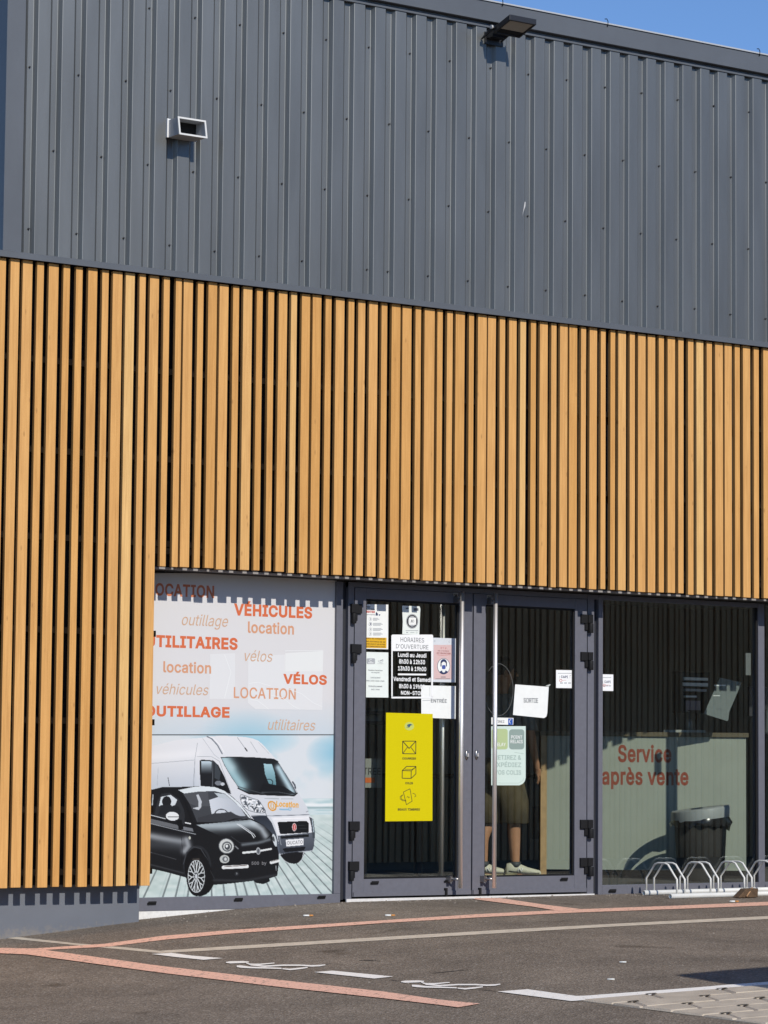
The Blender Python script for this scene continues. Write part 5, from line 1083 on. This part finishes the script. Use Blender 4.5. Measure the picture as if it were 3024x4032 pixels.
# ================================================================== PERSON
def person():
    yb = 1.68
    f0 = at(*R2(640, 1775), yb); f1 = at(*R2(305, 1780), yb + .16)
    fw = Vector((.87, -.46, 0)).normalized(); sd = Vector((-fw.y, fw.x, 0))         # faces along the counter; sd = their left
    hip = (f0 + f1) / 2; hip.z = FLOOR
    ft = Vector((.75, .66, 0)); st = Vector((-ft.y, ft.x, 0))        # the trunk is turned further into the room than the feet
    R_ = Vector((f0.x, f0.y, FLOOR)) - fw * .02; L_ = Vector((f1.x, f1.y, FLOOR)) - fw * .02
    t = thing('person', 'person in grey tee, olive bermuda shorts and pale trainers inside the right door', 'person', (hip.x, hip.y, 0))
    SK = mat('tanned_skin', (.44, .225, .125), .55, 0, .08, 30); SH = mat('grey_tee', (.20, .21, .20), .9, 0, .12, 16, .2, 60); OL = mat('olive_cotton', (.085, .066, .033), .9, 0, .25, 14, .3, 90)
    c = (R_ + L_) / 2 ; Z = Vector((0, 0, 1))
    J = []; E = []; R = []
    def j(p, r, par=None):
        J.append(Vector(p)); R.append(r)
        if par is not None: E.append((par, len(J) - 1))
        return len(J) - 1
    pel = j(c + Z * .93, (.15, .12)); bel = j(c + Z * 1.08 + fw * .02, (.15, .12), pel); ch = j(c + Z * 1.30 + fw * .01, (.16, .12), bel); nk = j(c + Z * 1.47, (.055, .055), ch); nk2 = j(c + Z * 1.53 + fw * .02, (.052, .052), nk)
    h1 = j(c + Z * 1.60 + fw * .03, (.075, .085), nk2); h2 = j(c + Z * 1.68 + fw * .03, (.075, .095), h1); j(c + Z * 1.745 + fw * .02, (.05, .06), h2)
    for s, F in ((-1, R_), (1, L_)):
        hp = j(c + sd * .09 * s + Z * .88, (.088, .088), pel); k = j(c.lerp(F, .6) + sd * .03 * s + Z * .50 + fw * .03, (.058, .058), hp); cf = j(F + Z * .33 - fw * .012, (.054, .056), k); an = j(F + Z * .10, (.034, .036), cf); j(F + Z * .035 + fw * .03, (.036, .03), an); j(F + Z * .03 + fw * .14, (.034, .022), len(J) - 1)
        sh = j(c + st * .19 * s + Z * 1.40, (.058, .058), ch); e_ = c + st * .245 * s + Z * 1.12 + ft * (.05 if s < 0 else .03); el = j(e_, (.042, .042), sh)
        w_ = e_ + ft * .13 + Z * -.22 + st * (.02 * s); wr = j(w_, (.027, .027), el); d = (w_ - e_).normalized(); pm = j(w_ + d * .07, (.036, .02), wr)
        for q in range(4):
            b_ = w_ + d * .10 + ft * (q - 1.5) * .019; L = (.036, .042, .04, .03)[q]; a_ = j(b_, (.0088, .0088), pm); m_ = j(b_ + d * L - st * s * .006, (.008, .008), a_); j(b_ + d * L * 1.7 - st * s * .02 - Z * .003, (.007, .007), m_)
        t1 = j(w_ + d * .035 + ft * .03, (.0105, .0105), wr); j(w_ + d * .075 + ft * .05, (.009, .009), t1)
    me = bpy.data.meshes.new('body'); off = WL[t.name]; me.from_pydata([p - off for p in J], E, []); o = bpy.data.objects.new('body', me); COL.objects.link(o); o.parent = t; WL[o.name] = off
    sk = o.modifiers.new('skin', 'SKIN'); sk.use_smooth_shade = True
    for i, r in enumerate(R): me.skin_vertices[0].data[i].radius = r
    me.skin_vertices[0].data[0].use_root = True
    ss = o.modifiers.new('sub', 'SUBSURF'); ss.levels = 2; ss.render_levels = 2; me.materials.append(SK)
    hd = c + Z * 1.64 + fw * .03
    HR = mat('dark_hair', (.02, .015, .012), .7)
    MB().loft([(hd + Z * z + fw * -.02, sd * a, fw * b) for z, a, b in ((-.02, .05, .05), (.0, .083, .085), (.05, .09, .1), (.09, .08, .09), (.125, .05, .055), (.14, .01, .01))], 18).build('hair', HR, t)
    fc = MB(); fc.loft([(hd + fw * .095 + Z * -.005, sd * .012, Z * .018), (hd + fw * .118 + Z * -.012, sd * .009, Z * .01)], 8); fc.build('nose', SK, t)
    for s in (-1, 1):
        MB().loft([(hd + fw * .09 + sd * .03 * s + Z * .022, sd * .014, Z * .008), (hd + fw * .097 + sd * .03 * s + Z * .022, sd * .008, Z * .005)], 8).build('eye', INKB, t); MB().loft([(hd + sd * .078 * s, fw * .02, Z * .03), (hd + sd * .092 * s, fw * .014, Z * .024)], 10).build('ear', SK, t)
    MB().loft([(hd + fw * .092 - Z * .045, sd * .024, Z * .006), (hd + fw * .098 - Z * .045, sd * .018, Z * .004)], 8).build('mouth', mat('lips', (.3, .12, .09), .6), t)
    # tee shirt, sleeves, shorts
    MB().loft([(c + Z * z + ft * o_, st * a, ft * b) for z, o_, a, b in ((.86, .01, .20, .165), (.95, .015, .195, .165), (1.1, .02, .19, .155), (1.25, .015, .205, .15), (1.38, .0, .215, .135), (1.44, .0, .16, .1), (1.475, .0, .085, .075))], 24).build('tee_shirt', SH, t)
    for s in (-1, 1):
        a = c + st * .17 * s + Z * 1.41; e_ = c + st * .245 * s + Z * 1.12 + ft * (.05 if s < 0 else .03); b = a.lerp(e_, .78); MB().loft([(a, ft * .085, Z * .075), (a.lerp(b, .5), ft * .085, st * .075), (b, ft * .083, st * .078)], 16).build('sleeve', SH, t)
    for s, F in ((-1, R_), (1, L_)):
        k = c.lerp(F, .6) + sd * .03 * s + fw * .02
        MB().loft([(c + sd * .085 * s + Z * .96, sd * .1, fw * .15), (c + sd * .09 * s + Z * .86, sd * .115, fw * .155), (k + Z * .62, sd * .105, fw * .13), (k.lerp(F, .3) + Z * .44, sd * .098, fw * .122), (k.lerp(F, .3) + Z * .435, sd * .085, fw * .105)], 22).build('shorts_leg', OL, t)
    # trainers
    CR_ = mat('cream_trainer', (.62, .60, .47), .6, 0, .08, 40); SO = mat('dark_trim', (.05, .055, .06), .6); TN = mat('sole_rubber', (.56, .52, .33), .6)
    for F in (R_, L_):
        g = .0
        sole = MB().loft([(F + fw * u + Z * .014, sd * w2, Z * .014) for u, w2 in ((-.085, .02), (-.075, .036), (0, .038), (.09, .046), (.16, .044), (.2, .03), (.212, .012))], 14).build('shoe', TN, t)
        MB().loft([(F + fw * u + Z * (.026 + h / 2), sd * w2, Z * (h / 2)) for u, w2, h in ((-.082, .018, .05), (-.07, .034, .09), (-.02, .037, .1), (.04, .039, .085), (.1, .043, .06), (.16, .04, .045), (.198, .026, .035), (.207, .01, .02))], 16).build('shoe_upper', CR_, sole)
        MB().loft([(F + fw * u + Z * (.036 + k_), sd * (w2 + .0025), Z * .009) for u, w2, k_ in ((-.06, .035, .02), (0, .038, .012), (.08, .0425, .004), (.15, .042, .004), (.19, .031, .004))], 10).build('shoe_stripe', SO, sole)
        for sg in (-1, 1):
            q = F + sd * sg * .0415; e = MB()
            e.tube([q + fw * .01 + Z * .05, q + fw * .02 + Z * .08, q + fw * .04 + Z * .052, q + fw * .05 + Z * .078], .0075, 6); e.build('shoe_emblem', mat('white_emblem', (.75, .75, .72), .5), sole)
        MB().loft([(F + Z * .085, sd * .038, fw * .046), (F + Z * .105, sd * .039, fw * .045), (F + Z * .13, sd * .04, fw * .043)], 14).build('sock', SO, t)
person()

# ================================================================== BICYCLE RACK AND LITTER
def rack():
    m = mat('galvanised_tube', (.76, .76, .72), .45, 0, .06, 12)
    base = gp(*ZR(110, 560)); y0 = base.y
    yr = y0 + .02; rear = at(*ZR(110, 545), yr); yf = gp(*ZR(440, 600)).y
    xf = at(*ZR(440, 590), yf).x; zr = ground_z(rear.x, yr) + .019; zf = ground_z(xf, yf) + .019
    t = thing('bicycle_rack', 'low galvanised bicycle rack of bent hoops outside the right window', 'bicycle rack', (rear.x, (yr + yf) / 2, zf - .019))
    for y, x, z in ((yr, rear.x, zr), (yf, xf, zf)):
        mb = MB(); L = 3.2; n = 14; ri, ro = .015, .019; vs = []
        for xx, r in ((x, ri), (x, ro), (x + L, ro)):
            vs += [(xx, y + r * math.cos(2 * math.pi * k / n), z + (xx - x) * .004 + r * math.sin(2 * math.pi * k / n)) for k in range(n)]
        vs += [(x + .06, y + ri * math.cos(2 * math.pi * k / n), z + ri * math.sin(2 * math.pi * k / n)) for k in range(n)]
        mb.add(vs, [(k, (k + 1) % n, n + (k + 1) % n, n + k) for k in range(n)] + [(n + k, n + (k + 1) % n, 2 * n + (k + 1) % n, 2 * n + k) for k in range(n)] + [(3 * n + k, 3 * n + (k + 1) % n, (k + 1) % n, k) for k in range(n)], True)
        mb.build('base_tube', m, t); MB().loft([((x + .058, y, z), (0, .0149, 0), (0, 0, .0149)), ((x + .06, y, z), (0, .0149, 0), (0, 0, .0149))], 12).build('tube_bore', BLACK, t)
    H = .215; src = None
    xs = []
    for k in range(9):
        for px in (142 + k * 418, 238 + k * 418 - k * 2): xs.append(at(*ZR(px, 520), yr).x)
    for x in xs:
        if x > rear.x + 3.1: continue
        d = yr - yf; z0 = ground_z(x, yr) + .03
        if src is None:
            P = [(0, 0, 0), (0, 0, .10), (0, -.035, .135), (0, -.10, .205), (0, -.135, H), (0, -d + .135, H), (0, -d + .10, .205), (0, -d + .035, .135), (0, -d, .10), (0, -d, -.01)]
            q = MB().tube(P, .0075, 8); me = bpy.data.meshes.new('hoop'); me.from_pydata(q.v, [], q.f); me.polygons.foreach_set('use_smooth', q.smooth); me.materials.append(m); src = me
        o = bpy.data.objects.new('hoop', src); COL.objects.link(o); o.parent = t; o.location = Vector((x, yr, z0)) - WL[t.name]
    return t, yf
rk_, yf = rack()
def chock():
    m = mat('old_wood_block', (.10, .06, .032), .9, 0, .4, 25, .5, 120)
    y = yf - .05; P = [at(*ZR(x, yy), y) for x, yy in ((1215, 602), (1316, 468), (1466, 462), (1462, 590))]
    zg = ground_z(P[0].x, y) + .002; P[0].z = zg; P[3].z = zg; P[1].z = max(P[1].z, zg + .06); P[2].z = max(P[2].z, zg + .06)
    t = thing('wood_block', 'brown weathered wood wedge lying against the bicycle rack', 'wood block', (P[0].x, y, zg))
    mb = MB().prism([(p.x + .0, y - .0, p.z) for p in P], (-.015, -.08, 0)); mb.build('wedge', m, t, bevel=.004)
    a = at(*ZR(1320, 600), y - .085); MB().tube([(P[0].x + .06, y - .09, zg + .008), ((P[1].x + P[2].x) / 2, y - .065, P[2].z + .004)], .006, 6).build('wood_edge', mat('pale_splinter', (.42, .24, .12), .8), t)
chock()
def butt(px, py, ang, label, orange=True):
    p = gp(px, py, .006); d = Vector((math.cos(ang), math.sin(ang), 0))
    t = thing('cigarette_butt', label, 'cigarette butt', (p.x, p.y, p.z - .006), 'litter on the asphalt')
    MB().tube([p - d * .012, p + d * .028], .0055 if orange else .0036, 8).build('paper_tube', PAPER, t)
    if orange: MB().tube([p + d * .0283, p + d * .055], .0056, 8).build('filter_tip', mat('orange_filter', (.62, .28, .08), .8), t)
butt(*ZR(1200, 630), -.5, 'orange-tipped cigarette butt on the asphalt below the wood wedge'); butt(*ZC(12, 169), -.4, 'orange-tipped cigarette butt on the asphalt in front of the left door')
butt(*ZP(497, 16), -.6, 'white stub on the asphalt, farther of two near the paving corner', False); butt(*ZP(402, 152), -.6, 'white stub on the asphalt, nearer of two near the paving corner', False); butt(*ZB(1318, 170), -.3, 'lone orange-tipped butt on the asphalt in front of the poster window')
gm = MB()
for k in range(300):
    if k < 270: px, py = ZC(random.uniform(-1600, 1600), 0)[0], 0; x = random.uniform(-1.7, 3.9); y = -.05 - abs(random.gauss(0, .12))
    else: x = random.uniform(-3, 4); y = random.uniform(-6, -.1)
    z = ground_z(x, y); r = random.uniform(.002, .006) if random.random() < .8 else random.uniform(.006, .012); a = random.uniform(0, 3)
    c_, s_ = math.cos(a) * r, math.sin(a) * r
    gm.add([(x + c_, y + s_, z), (x - s_, y + c_, z), (x - c_, y - s_, z), (x + s_, y - c_, z), (x + c_ * .2, y + s_ * .3, z + r)], [(0, 1, 4), (1, 2, 4), (2, 3, 4), (3, 0, 4)])
tag(gm.build('loose_grit', mat('pale_grit', (.24, .205, .17), .9, 0, .35, 50)), None, None, None, 'stuff')

# ================================================================== WALL FITTINGS
def vent():
    ya, yb_, yw = YC - .137, YC - .16, YC - .0005
    q = lambda x, y, d: at(*ZV(x, y), d)
    F = [q(548, 306, ya), q(1280, 368, ya), q(1352, 832, yb_), q(604, 762, yb_)]      # mouth TL TR BR BL
    x0 = (F[0].x + F[3].x) / 2; x1 = (F[1].x + F[2].x) / 2; zt = (F[0].z + F[1].z) / 2; zb = (F[2].z + F[3].z) / 2
    t = thing('vent_cowl', 'white plastic square ventilation cowl on the grey cladding', 'vent', (x0, YC, zb))
    yt, yl = ya, yb_; w_ = .005
    V = lambda x, y, z: (x, y, z)
    zwb = zb - .0
    mb = MB()
    for (a, b) in ((x0, x0 + w_), (x1 - w_, x1)):
        mb.hexa([V(a, yl, zb), V(b, yl, zb), V(b, yw, zb), V(a, yw, zb), V(a, yt, zt), V(b, yt, zt), V(b, yw, zt), V(a, yw, zt)])
    mb.hexa([V(x0 + w_, yt, zt - w_), V(x1 - w_, yt, zt - w_), V(x1 - w_, yw, zt - w_), V(x0 + w_, yw, zt - w_), V(x0 + w_, yt, zt), V(x1 - w_, yt, zt), V(x1 - w_, yw, zt), V(x0 + w_, yw, zt)])
    mb.hexa([V(x0 + w_, yl, zb), V(x1 - w_, yl, zb), V(x1 - w_, yw, zb), V(x0 + w_, yw, zb), V(x0 + w_, yl, zb + w_), V(x1 - w_, yl, zb + w_), V(x1 - w_, yw, zb + w_), V(x0 + w_, yw, zb + w_)])
    mb.build('duct', mat('shaded_white_plastic', (.45, .46, .47), .5), t)  # white plastic greyed: shade of the unlit sides is put into the colour
    fr = MB(); o_ = .004; th = .008
    def slope(z): return yt + (yl - yt) * (zt - z) / (zt - zb)
    for a, b, c_, d in ((x0 - o_, x0 + th, zb - o_, zt + o_), (x1 - th, x1 + o_, zb - o_, zt + o_), (x0 + th, x1 - th, zt - th, zt + o_), (x0 + th, x1 - th, zb - o_, zb + th)):
        fr.hexa([V(a, slope(c_) - .006, c_), V(b, slope(c_) - .006, c_), V(b, slope(c_) + .004, c_), V(a, slope(c_) + .004, c_), V(a, slope(d) - .006, d), V(b, slope(d) - .006, d), V(b, slope(d) + .004, d), V(a, slope(d) + .004, d)])
    fr.build('mouth_frame', mat('aged_white', (.62, .62, .6), .5), t)
    MB().box(x0 + w_, x1 - w_, yw - .03, yw - .01, zb + w_, zt - w_).build('dark_inside', DARK, t)
    fl = .012; MB().box(x0 - fl, x0 - .001, yw - .02, yw, zb - .0, zt + .01).box(x1 + .001, x1 + fl, yw - .012, yw, zb, zt + .01).box(x0 - .001, x1 + .001, yw - .012, yw, zt + .001, zt + .01).build('wall_flange', WHITE, t)
vent()
def flood():
    yi, yo = YC - .13, YC - .33
    c = [at(*ZF(x, y), d) for x, y, d in ((600, 225, yi), (790, 100, yo), (1380, 280, yo), (925, 615, yi))]
    xa = (at(*ZF(590, 400), yi).x + at(*ZF(780, 110), yo).x) / 2; xb = xa + .245
    zi = at(*ZF(760, 520), yi).z; zo = at(*ZF(1080, 215), yo).z
    t = thing('floodlight', 'black flat floodlight on a bracket under the roof edge', 'lamp', (xa, YC, zi))
    def slab(x0, x1, f0, f1, h0, h1):
        "box in the lamp's tilted frame: f from inner(0) to outer(1) edge, h above the face"
        P = []
        for h in (h0, h1):
            for x, f in ((x0, f1), (x1, f1), (x1, f0), (x0, f0)): P.append((x, yi + (yo - yi) * f, zi + (zo - zi) * f + h))
        return P
    B_ = MB(); B_.hexa(slab(xa, xb, 0, .06, -.012, .03)); B_.hexa(slab(xa, xb, .94, 1, -.012, .03)); B_.hexa(slab(xa, xa + .016, .06, .94, -.012, .03)); B_.hexa(slab(xb - .016, xb, .06, .94, -.012, .03)); B_.hexa(slab(xa + .016, xb - .016, .06, .94, .004, .03))
    for k in range(7): B_.hexa(slab(xa + .03 + k * .028, xa + .038 + k * .028, .1, .8, .0305, .05))
    B_.build('lamp_body', mat('black_casting', (.018, .018, .02), .4), t, bevel=.003)
    MB().hexa(slab(xa + .0165, xb - .0165, .32, .93, -.004, .0035)).build('lamp_glass', mat('frosted_glass', (.42, .39, .33), .3), t)
    MB().hexa(slab(xa + .0165, xb - .0165, .07, .318, -.006, .0035)).build('gear_cover', BLACK, t)
    br = MB(); xm0, xm1 = xa + .02, xb - .05
    br.box(xa + .02, xb - .06, YC - .012, YC - .0005, zi - .06, zi + .03)
    for x in (xa - .014, xa + .16): br.hexa([(x, YC - .012, zi - .03), (x + .012, YC - .012, zi - .03), (x + .012, YC - .001, zi - .03), (x, YC - .001, zi - .03), (x, yi - .03, zi + .02), (x + .012, yi - .03, zi + .02), (x + .012, yi - .0, zi + .045), (x, yi - .0, zi + .045)])
    br.box(xa + .03, xb - .1, YC - .09, YC - .012, zi - .02, zi + .02)
    br.build('bracket', mat('black_casting', None), t)
    MB().tube([(xa - .03, yi - .015, zi + .03), (xa - .015, yi - .015, zi + .03)], .014, 12).build('pivot_bolt', mat('steel_bolt', (.5, .5, .5), .35), t)
flood()
